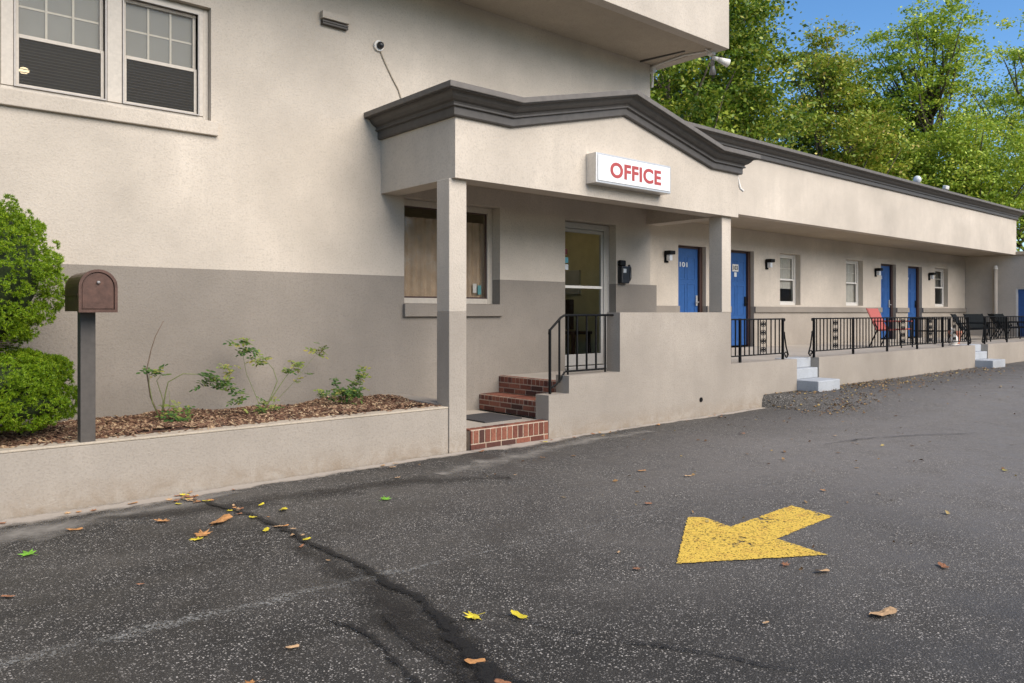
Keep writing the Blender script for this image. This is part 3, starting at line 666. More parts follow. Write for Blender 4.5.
MB().tube([(XL - .06, 8.78, .2), (XL - .06, 8.78, 2.85)], .06, 12).build('pipe', 'beige', dp, smooth=True); MB().tube([(XL - .06, 8.78, 2.85), (XL - .06, 8.78, 2.97)], [.075, .05], 12).build('pipe_cap', 'white', dp)

# ================================================================== office sign
S = thing('office_sign', (7.31, YG, 2.95), 'white box sign reading OFFICE in red on the porch gable', 'sign')
MB().box(6.615, 8.01, 6.155, YG - .001, 2.962, 3.315).build('sign_box', 'metal', S, .006)
f = MB().box(6.645, 7.98, 6.146, 6.1548, 2.99, 3.288).build('sign_face', 'lens', S, .003)
f.data.materials[0] = plain('sign_acrylic', (.80, .79, .78), .35, 0, .03, 0)
text_mesh('lettering', 'OFFICE', 'red', S, 6.85, 6.1455, 3.045, .95, .185, .032, .003)

# mailbox on a post in the bed
MBX = thing('mailbox', (1.37, 6.47, .47), 'brown arched metal mailbox on a square post in the planter', 'mailbox')
MB().box(1.322, 1.424, 6.42, 6.52, .46, 1.452).build('post', 'post', MBX, .004)
def arch(x0, x1, z0, z1, n=14):
    r = (x1 - x0) / 2; cx = (x0 + x1) / 2; zc = z1 - r
    return [(x0, z0), (x1, z0)] + [(cx + r * math.cos(math.pi * i / n), zc + r * math.sin(math.pi * i / n)) for i in range(n + 1)]
ar = arch(1.272, 1.512, 1.455, 1.752); m = MB(); m.poly([(x, 6.215, z) for x, z in ar]); m.poly([(x, 6.69, z) for x, z in reversed(ar)])
for i in range(len(ar)): a, b = ar[i], ar[(i + 1) % len(ar)]; m.quad((a[0], 6.215, a[1]), (a[0], 6.69, a[1]), (b[0], 6.69, b[1]), (b[0], 6.215, b[1]))
m.build('box_body', 'bronze', MBX, .002)
def arch_ring(o, i_, ya, yb):
    m = MB(); n = len(o)
    for k in range(n):
        a, b, c, d = o[k], o[(k + 1) % n], i_[(k + 1) % n], i_[k]
        m.quad((a[0], ya, a[1]), (b[0], ya, b[1]), (c[0], ya, c[1]), (d[0], ya, d[1])); m.quad((a[0], yb, a[1]), (a[0], ya, a[1]), (b[0], ya, b[1]), (b[0], yb, b[1])) if False else m.quad((a[0], ya, a[1]), (a[0], yb, a[1]), (b[0], yb, b[1]), (b[0], ya, b[1]))
        m.quad((d[0], ya, d[1]), (c[0], ya, c[1]), (c[0], yb, c[1]), (d[0], yb, d[1]))
    return m
dr = MB(); ai = arch(1.29, 1.494, 1.475, 1.734); dr.poly([(x, 6.203, z) for x, z in ai]); 
for i in range(len(ai)): a, b = ai[i], ai[(i + 1) % len(ai)]; dr.quad((a[0], 6.203, a[1]), (a[0], 6.214, a[1]), (b[0], 6.214, b[1]), (b[0], 6.203, b[1]))
drr = dr.build('mailbox_door', 'bronze', MBX, .002)
arch_ring(arch(1.264, 1.520, 1.447, 1.760), arch(1.284, 1.500, 1.467, 1.740), 6.192, 6.24).build('door_rim', 'bronze', MBX, .002)
MB().sphere((1.392, 6.190, 1.665), .012, 8).build('knob', 'storm', drr, smooth=True); 
MB().box(1.262, 1.271, 6.22, 6.68, 1.57, 1.582).build('side_seam', 'bronze', MBX)

# planter wall
PL = thing('planter_wall', (1, YC, 0), 'low taupe stucco planter wall along the office front', 'planter')
MB().box(-9, 4.668, YC + .012, YC + .17, -.05, .462).build('wall_face', 'taupe', PL, .006)
MB().box(-9, 4.668, YC + .008, YC + .19, .463, .482).build('rim', 'rim', PL, .006)
MB().box(4.672, 4.9, YC + .221, YW - .001, -.02, .50).build('end_wall', 'taupe', PL, .008)

# ================================================================== railings and fences
def scroll(mb, x, y, z, r, sx, sz, turns=1.15, n=16, tr=.006):
    pts = []
    for i in range(n + 1):
        t = i / n; a = t * turns * 2 * math.pi; rr = r * (1 - .75 * t)
        pts.append((x + sx * (r - rr * math.cos(a)) * 1.0, y, z + sz * rr * math.sin(a)))
    mb.tube(pts, tr, 5)
def scroll_panel(x, y, z0, z1, w, parent):
    m = MB(); m.box(x - w / 2 - .005, x - w / 2 + .005, y - .006, y + .006, z0, z1); m.box(x + w / 2 - .005, x + w / 2 + .005, y - .006, y + .006, z0, z1)
    h = (z1 - z0) / 4; r = w * .42
    for k in range(4):
        zc = z0 + h * (k + .5)
        for sx in (-1, 1):
            scroll(m, x, y, zc + h * .06, r * .5, sx, 1, 1.1, 10, .0055); scroll(m, x, y, zc - h * .06, r * .5, sx, -1, 1.1, 10, .0055)
        m.obox((x, y, zc), (.016, 0, .016), (0, .006, 0), (-.016, 0, .016))
    m.tube([(x, y, z0), (x, y, z1)], .005, 5)
    return m.build('scroll_panel', 'black', parent)
def end_bracket(x, y, z0, z1, d, parent):
    m = MB(); m.tube([(x + d * .02, y, z1 - .22), (x + d * .08, y, z0 + .2), (x + d * .15, y, z0 + .06)], .012, 6)
    scroll(m, x + d * .02, y, z0 + .06, .065, d, 1, 1.1, 12, .011); scroll(m, x, y, z1 - .02, .028, d, -1, 1.1, 10, .009); scroll(m, x, y, z1 - .24, .024, d, 1, 1.1, 10, .009)
    m.build('end_scroll', 'black', parent)
def fence(x0, x1, posts, panels, lb, ends=(0, 0), y=YC + .1, z0=.695, zt=1.35):
    t = thing('iron_fence', ((x0 + x1) / 2, y, z0), lb, 'fence', 'black iron fences along the terrace')
    MB().box(x0, x1, y - .016, y + .016, zt - .022, zt).build('top_rail', 'black', t, .004)
    MB().box(x0, x1, y - .012, y + .012, z0 + .09, z0 + .108).build('bottom_rail', 'black', t, .003)
    for p in posts: MB().box(p - .018, p + .018, y - .017, y + .017, z0 - .01, zt + .003).build('post', 'black', t, .004)
    for p in panels: scroll_panel(p, y, z0 + .108, zt - .022, .17, t)
    n = round((x1 - x0) / .122); 
    for i in range(1, n):
        x = x0 + (x1 - x0) * i / n
        if any(abs(x - p) < .06 for p in posts) or any(abs(x - p) < .14 for p in panels): continue
        MB().box(x - .0075, x + .0075, y - .0075, y + .0075, z0 + .108, zt - .022).build('baluster', 'black', t)
    if ends[0]: end_bracket(x0, y, z0, zt, -1, t)
    if ends[1]: end_bracket(x1, y, z0, zt, 1, t)
    return t
fence(9.735, 11.33, [10.10, 11.31], [10.74], 'short black iron fence section between the porch column and the pale steps', (0, 1))
fence(12.27, 19.32, [12.30, 13.71, 15.10, 16.49, 17.82, 19.3], [13.05, 15.82, 17.18, 18.47], 'long black iron fence section in front of the red chair', (1, 1))
fence(20.32, 28.3, [20.34, 21.9, 23.4, 25, 26.6, 28.28], [21.1, 24.2], 'black iron fence section beyond the farther steps', (1, 0))
# handrail of the office steps
H = thing('stair_railing', (6.6, YC + .11, .5), 'black iron handrail on the stepped parapet beside the brick steps', 'railing')
y = YC + .115
MB().tube([(6.19, y, 1.19), (6.195, y, 1.235), (6.23, y, 1.262), (6.38, y, 1.385), (6.43, y, 1.408), (6.5, y, 1.412), (7.31, y, 1.412)], .014, 8).build('handrail', 'black', H, smooth=True)
MB().box(6.188, 6.214, y - .013, y + .013, .497, 1.25).build('newel_post', 'black', H, .003)
MB().box(6.47, 7.16, y - .012, y + .012, .735, .757).build('bottom_rail', 'black', H, .003)
for x, z0, z1 in ((6.355, .62, 1.365), (6.495, .705, 1.40), (6.651, .757, 1.40), (6.817, .757, 1.40), (6.983, .757, 1.40), (7.15, .70, 1.40)):
    MB().box(x - .009, x + .009, y - .009, y + .009, z0, z1).build('baluster', 'black', H)
MB().tube([(6.2, y, .56), (6.30, y, .60), (6.38, y, .66), (6.44, y, .74), (6.5, y, .745)], .012, 6).build('curved_brace', 'black', H)

# ================================================================== small wall fittings
T = thing('wall_phone', (8.9, YW, 1.88), 'black intercom telephone on the wall right of the glass door', 'phone')
MB().box(8.81, 8.99, YW - .09, YW - .001, 1.88, 2.14).build('phone_body', 'blackplastic', T, .015)
m = MB(); m.box(8.80, 8.93, YW - .07, YW - .01, 2.142, 2.23); m.build('phone_hood', 'black', T, .015); m = MB(); m.box(8.835, 8.90, YW - .098, YW - .0905, 2.04, 2.10); m.build('keypad', 'metal', T)
MB().tube([(9.0, YW - .06, 2.16), (9.035, YW - .06, 2.12), (9.035, YW - .06, 1.96), (9.0, YW - .06, 1.92)], .018, 8).build('handset', 'blackplastic', T, smooth=True)
V = thing('vent_hood', (4.1, YW, 4.6), 'small beige louvred vent hood high on the office wall', 'vent')
MB().box(3.93, 4.26, YW - .07, YW - .001, 4.655, 4.735).build('vent_housing', 'beige', V, .006)
for z in (4.63, 4.605): MB().box(3.94, 4.25, YW - .055, YW - .001, z - .009, z + .009).build('louvre', 'post', V)
Cm = thing('security_camera', (4.66, YW, 4.5), 'round white security camera with black lens above the porch cornice', 'camera')
MB().tube([(4.66, YW - .001, 4.52), (4.66, YW - .03, 4.52)], .062, 18).build('base_plate', 'white', Cm)
MB().sphere((4.665, YW - .05, 4.52), .042, 10).build('lens_ball', 'blackplastic', Cm, smooth=True)
MB().tube([(4.69, YW - .012, 4.46), (4.76, YW - .012, 4.33), (4.84, YW - .012, 4.2), (4.93, YW - .012, 4.07), (5.0, YW - .012, 3.9)], .008, 6).build('cable', 'soffit', Cm)
# floodlight and conduit under the upper corner
F = thing('floodlight', (9.78, 6.75, 5.3), 'white floodlight under the upper corner of the office roof', 'lamp')
MB().box(9.70, 9.80, 6.70, 6.80, 5.27, 5.334).build('junction_box', 'white', F, .01)
MB().tube([(9.75, 6.72, 5.29), (9.68, 6.6, 5.42), (9.60, 6.75, 5.334)][::2], .012, 6).build('arm', 'white', F)
m = MB(); m.tube([(9.77, 6.74, 5.24), (9.84, 6.70, 5.22)], .03, 10); m.tube([(9.84, 6.70, 5.22), (10.00, 6.62, 5.17)], [.03, .062], 14); m.build('lamp_head', 'white', F, smooth=True)
m = MB(); m.tube([(9.80, 6.76, 5.24), (9.86, 6.80, 5.16)], .028, 10); m.tube([(9.86, 6.80, 5.16), (9.92, 6.84, 5.04)], [.025, .052], 14); m.build('lamp_head', 'storm', F, smooth=True)
Cd = thing('conduit', (9.6, 7.3, 5.3), 'white conduit pipes under the soffit beside the floodlight', 'pipe')
MB().tube([(9.70, 6.80, 5.325), (9.58, 7.1, 5.32), (9.60, 7.5, 5.315), (9.60, YW - .02, 5.30)], .014, 6).build('pipe', 'white', Cd)
MB().tube([(9.45, 7.0, 5.33), (9.3, YW - .03, 5.32)], .014, 6).build('pipe', 'post', Cd)
m = MB(); m.tube([(9.60, YW - .02, 5.30), (9.615, YW - .02, 5.1), (9.60, YW - .02, 4.98)], .02, 8); m.box(9.585, 9.66, YW - .05, YW + .05, 5.22, 5.30); m.build('drop_pipe', 'white', Cd)
m = MB(); m.tube([(9.86, YG + .05, 3.42), (9.875, YG + .03, 3.30), (9.86, YG - .0, 3.24), (9.9, YG - .02, 3.21)], .018, 7)
tag(m.build('drain_spout', 'white', None), 'small curved white pipe at the right end of the porch gable', 'pipe')
# two small fixtures on the wing roof edge
for x, lb, k in ((20.6, 'round pale floodlight on the roof edge of the wing', 0), (22.4, 'white square floodlight farther along the roof edge of the wing', 1)):
    t = thing('roof_light', (x, YF - .05, 4.69), lb, 'lamp', 'roof edge lamps')
    MB().box(x - .03, x + .03, YF - .12, YF + .0, 4.69, 4.75).build('bracket', 'metal', t)
    if k: m = MB(); m.obox((x + .02, YF - .12, 4.80), (.11, .0, .0), (0, .05, .01), (0, -.01, .05)); m.build('lamp_head', 'white', t, .02)
    else: MB().sphere((x, YF - .1, 4.81), .10, 10).build('lamp_head', 'lens', t, smooth=True)

# ================================================================== terrace furniture
def chair(mt='redsling', lb='red reclining patio chair on the terrace in front of the third blue door', grp=None):
    t = thing('patio_chair', (0, 0, 0), lb, 'chair', grp)
    # built facing +X
    m = MB(); m.obox((.02, 0, .41), (.27, 0, .02), (0, .26, 0), (-.001, 0, .016)); m.build('seat', mt, t, .012)
    m = MB(); m.obox((-.38, 0, .66), (.015, 0, .004), (0, .25, 0), (-.11, 0, .25)); m.build('backrest', mt, t, .012)
    for s in (-1, 1):
        MB().tube([(.33, s * .28, 0), (.27, s * .28, .60)], .016, 7).build('leg', 'black', t)
        MB().tube([(-.42, s * .28, 0), (-.22, s * .28, .42), (-.30, s * .28, .60)], .016, 7).build('leg', 'black', t)
        MB().obox((.0, s * .285, .61), (.32, 0, .0), (0, .03, 0), (0, 0, .014)).build('armrest', mt, t, .006)
        MB().tube([(-.25, s * .265, .38), (-.5, s * .265, .92)], .014, 7).build('back_rail', mt, t)
        MB().tube([(-.25, s * .265, .39), (.3, s * .265, .43)], .014, 7).build('seat_rail', mt, t)
    return t
ch = chair(); ch.location = (17.75, 7.5, .665); ch.rotation_euler = (0, 0, R(-92)); ch.scale = (.95, .95, .95)
tb = thing('patio_table', (0, 0, 0), 'dark metal patio table behind the long iron fence', 'table')
MB().box(-.42, .42, -.30, .30, .60, .63).build('table_top', 'black', tb, .006)
for sx in (-1, 1):
    for sy in (-1, 1): MB().box(sx * .39 - .03, sx * .39 + .03, sy * .27 - .02, sy * .27 + .02, 0, .60).build('leg', 'blackplastic', tb)
MB().box(-.37, .37, -.27, .27, .30, .325).build('shelf', 'black', tb, .004)
tb.location = (20.55, 7.75, .665)
tb.rotation_euler = (0, 0, R(-4))
g = thing('animal_ornament', (19.62, 6.9, .665), 'small white garden ornament of a sitting animal at the top of the far steps', 'ornament')
m = MB(); m.sphere((19.62, 6.9, .79), .12, 8, (1, .8, 1.0)); m.sphere((19.58, 6.9, .95), .07, 8, (1.1, .8, 1)); m.tube([(19.57, 6.88, 1.0), (19.56, 6.87, 1.09)], [.022, .01], 6); m.tube([(19.57, 6.92, 1.0), (19.56, 6.93, 1.09)], [.022, .01], 6); m.sphere((19.72, 6.9, .83), .06, 7, (.8, .7, 1.5)); m.box(19.52, 19.72, 6.82, 6.98, .665, .70)
m.build('body', 'white', g, smooth=True)
p = thing('flower_pot', (20.0, 7.0, .665), 'terracotta pot beside the white ornament on the terrace', 'pot')
MB().lathe((20.0, 7.0, .692), [(.09, 0), (.13, .25), (.15, .25), (.15, .31), (.125, .31), (.11, .27)], 16).build('pot', 'terracotta', p); MB().lathe((20.0, 7.0, .94), [(.12, 0), (.02, .03)], 12).build('soil', 'mulch_base', p)

# ================================================================== foliage helpers
def leaf_quad(mb, p, size, rnd, up=1.3, asp=.6):
    n = Vector((rnd.gauss(0, 1), rnd.gauss(0, 1), rnd.gauss(0, 1) + up)).normalized(); a = n.orthogonal().normalized(); q = rnd.uniform(0, 6.283)
    a = (Matrix.Rotation(q, 3, n) @ a); b = n.cross(a); s = size * rnd.uniform(.6, 1.25); p = Vector(p)
    k = len(mb.v); w = s * asp * .5
    mb.v += [tuple(p - a * s * .5), tuple(p + b * w - a * s * .05), tuple(p + a * s * .5), tuple(p - b * w - a * s * .05)]
    mb.f.append((k, k + 1, k + 2, k + 3))
def tree(name, x, y, h, rx, rz, zc, nclump, nleaf, lsize, mat, label, seed, cr=.75, group='trees behind the wing', thin=0):
    rnd = random.Random(seed); t = thing(name, (x, y, -.06), label, 'tree', group)
    tr = MB(); lv = MB(); cl = []
    lean = Vector((rnd.uniform(-.5, .5), rnd.uniform(-.5, .5), 0))
    lobes = [(Vector((rnd.gauss(0, .45) * rx, rnd.gauss(0, .45) * rx, rnd.uniform(-.75, .85) * rz)), rnd.uniform(.35, .62)) for _ in range(11)]
    lobes.append((Vector((rnd.uniform(-.2, .2) * rx, 0, rz * .72)), .36))
    for i in range(nclump):
        c, lr = rnd.choice(lobes)
        d = Vector((rnd.gauss(0, 1), rnd.gauss(0, 1), rnd.gauss(0, 1))).normalized() * (rnd.random() ** .45)
        p = Vector((x, y, zc)) + c + Vector((d.x * rx * lr, d.y * rx * lr, d.z * rz * lr))
        cl.append(p)
    top = Vector((x + lean.x, y + lean.y, zc + rz * .45)); base = Vector((x, y, -.1))
    pts = [base.lerp(top, i / 8) + Vector((rnd.uniform(-.12, .12), rnd.uniform(-.12, .12), 0)) * (1 if i else 0) for i in range(9)]
    r0 = h * .017 + .05; tr.tube(pts, [r0 * (1 - .85 * i / 8) for i in range(9)], 9)
    for p in cl[::max(1, len(cl) // 55)]:
        hz = min(.92, max(.22, ((p.z - rz * .35 - math.hypot(p.x - x, p.y - y) * .6) / top.z))); s = base.lerp(top, hz); mid = s.lerp(p, .5) + Vector((rnd.uniform(-.3, .3), rnd.uniform(-.3, .3), -.12 * (p - s).length))
        tr.tube([s, s.lerp(mid, .5) + Vector((0, 0, -.05)), mid, mid.lerp(p, .55), p], [r0 * .3, r0 * .22, r0 * .16, r0 * .1, .012], 5)
    for p in cl:
        k = int(nleaf * rnd.uniform(.5, 1.4)); q = cr * rnd.uniform(.5, 1.05)
        sx = Vector((rnd.uniform(.8, 1.5), rnd.uniform(.8, 1.5), rnd.uniform(.28, .5)))
        for _ in range(k):
            d = Vector((rnd.gauss(0, .5) * sx.x, rnd.gauss(0, .5) * sx.y, rnd.gauss(0, .5) * sx.z)) * q
            leaf_quad(lv, p + d, lsize, rnd)
    tr.build('trunk', 'bark', t, smooth=True); lv.build('crown', mat, t)
    return t
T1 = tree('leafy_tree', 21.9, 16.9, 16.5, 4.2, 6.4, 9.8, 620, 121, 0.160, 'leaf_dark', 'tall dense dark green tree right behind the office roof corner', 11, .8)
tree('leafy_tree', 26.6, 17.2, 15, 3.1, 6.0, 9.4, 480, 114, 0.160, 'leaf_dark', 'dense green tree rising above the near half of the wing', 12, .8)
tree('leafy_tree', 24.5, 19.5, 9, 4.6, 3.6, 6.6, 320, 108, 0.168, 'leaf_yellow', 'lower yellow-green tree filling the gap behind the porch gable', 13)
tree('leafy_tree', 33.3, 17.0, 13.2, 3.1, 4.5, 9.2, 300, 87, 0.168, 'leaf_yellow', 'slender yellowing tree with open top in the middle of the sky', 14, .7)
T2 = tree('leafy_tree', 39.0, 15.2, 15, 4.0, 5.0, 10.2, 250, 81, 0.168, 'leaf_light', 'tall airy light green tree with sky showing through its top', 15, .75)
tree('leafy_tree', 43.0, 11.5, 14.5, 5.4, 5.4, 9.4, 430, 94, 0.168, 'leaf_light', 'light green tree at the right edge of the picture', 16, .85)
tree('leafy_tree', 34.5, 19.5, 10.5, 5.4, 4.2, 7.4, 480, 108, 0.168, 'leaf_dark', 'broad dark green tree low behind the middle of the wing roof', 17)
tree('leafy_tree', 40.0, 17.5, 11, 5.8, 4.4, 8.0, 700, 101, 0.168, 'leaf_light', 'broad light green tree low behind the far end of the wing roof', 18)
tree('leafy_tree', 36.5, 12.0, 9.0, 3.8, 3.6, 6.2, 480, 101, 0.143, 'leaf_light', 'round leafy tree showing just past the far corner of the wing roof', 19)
T3 = tree('leafy_tree', 30, -17, 7.5, 5.2, 3.4, 3.6, 520, 81, 0.202, 'leaf_dark', 'low bushy tree across the parking lot reflected in the windows', 31, .95, 'low trees across the parking lot')
for i in range(12):
    if i == 3: continue
    c = copy_tree(T3); c.location = (6 + 8 * i, -17 + (i % 3) * 1.5, -.06); c.rotation_euler.z = i * 2.1

# dark chairs on the far terrace
for i, (x, y_, rot, lb) in enumerate(((22.6, 7.45, -80, 'black patio chair nearest the far steps'), (24.3, 7.7, -120, 'black patio chair in the middle of the far terrace'), (25.6, 7.5, -60, 'black patio chair by the pale downpipe'), (27.0, 7.8, -100, 'black patio chair next to the far blue door'))):
    c = chair('blackfabric', lb, 'black patio chairs on the far terrace'); c.location = (x, y_, .665); c.rotation_euler = (0, 0, R(rot)); c.scale = (1, 1.15, .80)

# ---- evergreen shrub at the left
sh = thing('dwarf_spruce', (.55, 6.98, .47), 'bright green clipped dwarf spruce in tiers beside the mailbox', 'shrub')
rnd = random.Random(5); nd = MB(); core = MB(); tw = MB()
def tier(cx, cy, cz, rx, rz, nc, tip=1.0, taper=0.0):
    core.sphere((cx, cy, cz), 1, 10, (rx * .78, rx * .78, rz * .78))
    for _ in range(int(nc * .46)):
        u = rnd.uniform(-1, 1); q = rnd.uniform(0, 6.283); s = math.sqrt(1 - u * u); d = Vector((s * math.cos(q), s * math.sin(q), u))
        if d.y > .5: continue
        k = 1 - taper * max(0, u); rr = rnd.uniform(.80, 1.06)
        c = Vector((cx + d.x * rx * k * rr, cy + d.y * rx * k * rr, cz + d.z * rz * rr)); pr = rnd.uniform(.03, .085)
        out = (d + Vector((0, 0, .5))).normalized()
        for _ in range(int(3000 * pr * pr) + 8):
            e0 = (Vector((rnd.gauss(0, 1), rnd.gauss(0, 1), rnd.gauss(0, 1))).normalized() + out * .75).normalized()
            t = c + Vector((e0.x * pr, e0.y * pr, e0.z * pr * .7)) * rnd.uniform(.75, 1.05); L = rnd.uniform(.012, .024)
            for _ in range(15):
                e = (Vector((rnd.gauss(0, 1), rnd.gauss(0, 1), rnd.gauss(0, 1))).normalized() + e0 * .8).normalized()
                p0 = t; p1 = t + e * L * rnd.uniform(.7, 1.2); w = e.orthogonal().normalized() * .0020
                w = Matrix.Rotation(rnd.uniform(0, 6.28), 3, e) @ w; n = len(nd.v)
                nd.v += [tuple(p0 - w), tuple(p0 + w), tuple(p1 + w * .7), tuple(p1 - w * .7)]; nd.f.append((n, n + 1, n + 2, n + 3))
tier(.70, 7.02, 1.76, .60, .60, 1500, 1, .25)
tier(.62, 7.05, 1.36, .48, .20, 350)
tier(.70, 6.98, .93, .60, .22, 850)
tier(.92, 6.95, .76, .48, .18, 550); tier(.40, 6.85, .78, .5, .22, 500); tier(1.08, 7.0, 1.00, .27, .11, 230)
tw.tube([(.6, 7.02, .45), (.62, 7.02, 1.2), (.6, 7.02, 2.2)], [.07, .05, .02], 8)
for _ in range(40):
    q = rnd.uniform(0, 6.28); z = rnd.choice([1.12, 1.2, .62, .6]); tw.tube([(.6, 7.02, z), (.6 + .45 * math.cos(q), 7.0 + .45 * math.sin(q), z + rnd.uniform(-.06, .1))], [.012, .004], 5)
core.build('dark_core', 'core', sh, smooth=True); nd.build('foliage', 'needles', sh); tw.build('stems', 'bark', sh)  # solid dark core, shade between the tufts put into its colour

# ---- young roses in the bed
def leafshape(mb, p, d, n, s):
    d = Vector(d).normalized(); n = Vector(n); n = (n - d * n.dot(d)).normalized(); b = d.cross(n); p = Vector(p); k = len(mb.v)
    mb.v += [tuple(p), tuple(p + d * s * .35 + b * s * .30 + n * s * .05), tuple(p + d * s * .75 + b * s * .22 + n * s * .03), tuple(p + d * s), tuple(p + d * s * .75 - b * s * .22 + n * s * .03), tuple(p + d * s * .35 - b * s * .30 + n * s * .05), tuple(p + d * s * .5 - n * s * .02)]
    for a, b2 in ((0, 1), (1, 2), (2, 3), (3, 4), (4, 5), (5, 0)): mb.f.append((k + a, k + b2, k + 6))
def rose(x, y, canes, label, seed):
    rnd = random.Random(seed); t = thing('rose_bush', (x, y, .48), label, 'plant', 'young roses in the planter')
    st = MB(); lf = MB(); lp = MB(); bare = MB()
    for pts, r, clusters in canes:
        (bare if r < 0 else st).tube([(x, y, .47)] + pts, [abs(r)] * 1 + [abs(r) * (1 - .6 * (i + 1) / len(pts)) for i in range(len(pts))], 6)
        for (cx, cy, cz, cr, nn, pale) in clusters:
            for _ in range(nn):
                q = Vector((cx + rnd.gauss(0, cr), cy + rnd.gauss(0, cr * .6), cz + rnd.gauss(0, cr * .8)))
                ax = Vector((rnd.gauss(0, 1), rnd.gauss(0, 1) - .3, rnd.uniform(-.7, .5))).normalized(); up = Vector((rnd.gauss(0, .3), -.5, 1))
                bb = ax.cross(up).normalized(); S = rnd.uniform(.028, .048); tgt = lp if (pale and rnd.random() < .8) else lf
                st.tube([q, q + ax * S * 2.1], .0015, 3)
                for (al, sd) in ((2.0, 0), (1.25, 1), (1.25, -1), (.5, 1), (.5, -1)):
                    leafshape(tgt, q + ax * S * al, ax * (1 if sd == 0 else .45) + bb * sd, up, S * 1.15)
    st.build('stem', 'stem', t, smooth=True)
    if bare.v: bare.build('bare_cane', 'canestem', t, smooth=True)
    if lf.v: lf.build('leaves', 'rose', t)
    if lp.v: lp.build('leaves', 'rose_pale', t)
rose(2.14, 7.27, [
    ([(2.05, 7.27, .7), (2.02, 7.28, .93), (2.06, 7.28, 1.12), (2.10, 7.29, 1.24), (2.17, 7.3, 1.37)], -.007, []),
    ([(2.06, 7.25, .65), (2.03, 7.24, .82), (2.03, 7.24, .95)], .006, [(2.03, 7.24, .92, .035, 7, 0)]),
    ([(2.16, 7.28, .66), (2.10, 7.26, .84), (2.14, 7.25, .90)], .005, [(2.12, 7.25, .90, .03, 4, 1)]),
    ([(2.18, 7.28, .72), (2.20, 7.27, .82), (2.32, 7.25, .89), (2.45, 7.22, .88), (2.55, 7.2, .82), (2.7, 7.15, .72)], .006, [(2.54, 7.2, .82, .055, 16, 0), (2.66, 7.17, .74, .045, 12, 0), (2.76, 7.12, .66, .04, 8, 0), (2.73, 7.22, .90, .045, 8, 1)]),
    ([(2.2, 7.2, .52), (2.27, 7.15, .56)], .005, [(2.27, 7.12, .53, .05, 16, 0)]),
    ([(2.22, 7.28, .6), (2.2, 7.25, .75)], .004, [(2.2, 7.24, .62, .04, 4, 1)])],
    'straggly rose with one tall bare cane nearest the mailbox', 1)
rose(2.98, 7.1, [
    ([(3.08, 7.1, .62), (3.16, 7.12, .78), (3.12, 7.12, .9), (3.04, 7.13, 1.0)], .006, [(3.02, 7.15, .98, .03, 4, 1)]),
    ([(3.0, 7.2, .6), (2.95, 7.35, .85), (2.93, 7.4, 1.05), (2.94, 7.4, 1.15)], .004, [(2.93, 7.38, 1.16, .035, 8, 1), (2.96, 7.36, 1.07, .045, 14, 0), (3.04, 7.34, .97, .035, 6, 1)]),
    ([(3.12, 7.1, .66), (3.22, 7.1, .80), (3.34, 7.12, .93)], .006, [(3.36, 7.12, .94, .05, 10, 1), (3.24, 7.12, .88, .03, 4, 1), (3.33, 7.1, .78, .02, 2, 1)]),
    ([(3.2, 7.2, .6), (3.45, 7.35, .75), (3.66, 7.42, .95), (3.74, 7.42, 1.03)], .003, [(3.74, 7.42, 1.04, .035, 8, 1), (3.76, 7.42, 1.10, .02, 3, 0)]),
    ([(2.95, 7.08, .52)], .004, [(2.93, 7.05, .55, .06, 14, 1), (3.0, 7.02, .52, .04, 8, 0)])],
    'spindly rose with pale leaves on long canes in the middle of the planter', 2)
rose(3.96, 7.2, [
    ([(3.92, 7.18, .6), (3.86, 7.17, .68)], .005, [(3.84, 7.15, .68, .06, 16, 0), (3.94, 7.15, .62, .06, 18, 0)]),
    ([(4.02, 7.2, .58), (4.1, 7.2, .66), (4.13, 7.2, .80)], .005, [(4.12, 7.2, .80, .04, 12, 1), (4.03, 7.17, .62, .05, 16, 0)]),
    ([(3.86, 7.2, .56), (3.72, 7.22, .63)], .004, [(3.70, 7.22, .62, .035, 7, 1)])],
    'low leafy rose bush nearest the porch column', 3)
# one small plant at the foot of the spruce, hidden stems left out

# ---- mulch bed
mb = MB(); nx, ny = 110, 12
rnd = random.Random(9)
def bed_h(x, y): return .468 + .018 * math.sin(x * 3.1 + y * 5) + .012 * math.sin(x * 7.7 - y * 3) + .015 * min(1, (YW - y) * 2) * 0 + .012
for i in range(nx + 1):
    for j in range(ny + 1):
        x = -8.9 + (4.668 + 8.9) * i / nx; y_ = YC + .19 + (YW - .001 - YC - .19) * j / ny; mb.v.append((x, y_, bed_h(x, y_) - .02 * (1 if j in (0,) else 0)))
for i in range(nx):
    for j in range(ny): a = i * (ny + 1) + j; mb.f.append((a, a + ny + 1, a + ny + 2, a + 1))
struct(mb.build('mulch_ground', 'mulch_base', smooth=True))
ch_ = MB()
for _ in range(15600):
    x = -1.2 + 5.86 * rnd.random(); y_ = YC + .2 + (YW - .03 - YC - .2) * rnd.random(); z = bed_h(x, y_) + rnd.uniform(.0, .014)
    if _ > 15250: y_ = YC + .19 - abs(rnd.gauss(0, .05)); z = .486
    if y_ < YC + .02: continue
    q = rnd.uniform(0, 6.283); l, w = rnd.uniform(.010, .032), rnd.uniform(.004, .009); tl = rnd.uniform(-.5, .5)
    ch_.obox((x, y_, z), (l * math.cos(q) * math.cos(tl), l * math.sin(q) * math.cos(tl), l * math.sin(tl)), (-w * math.sin(q), w * math.cos(q), rnd.uniform(-.003, .003)), (0, 0, .002))
stuff(ch_.build('mulch', 'chips'), 'reddish brown wood chip mulch filling the planter', 'mulch')

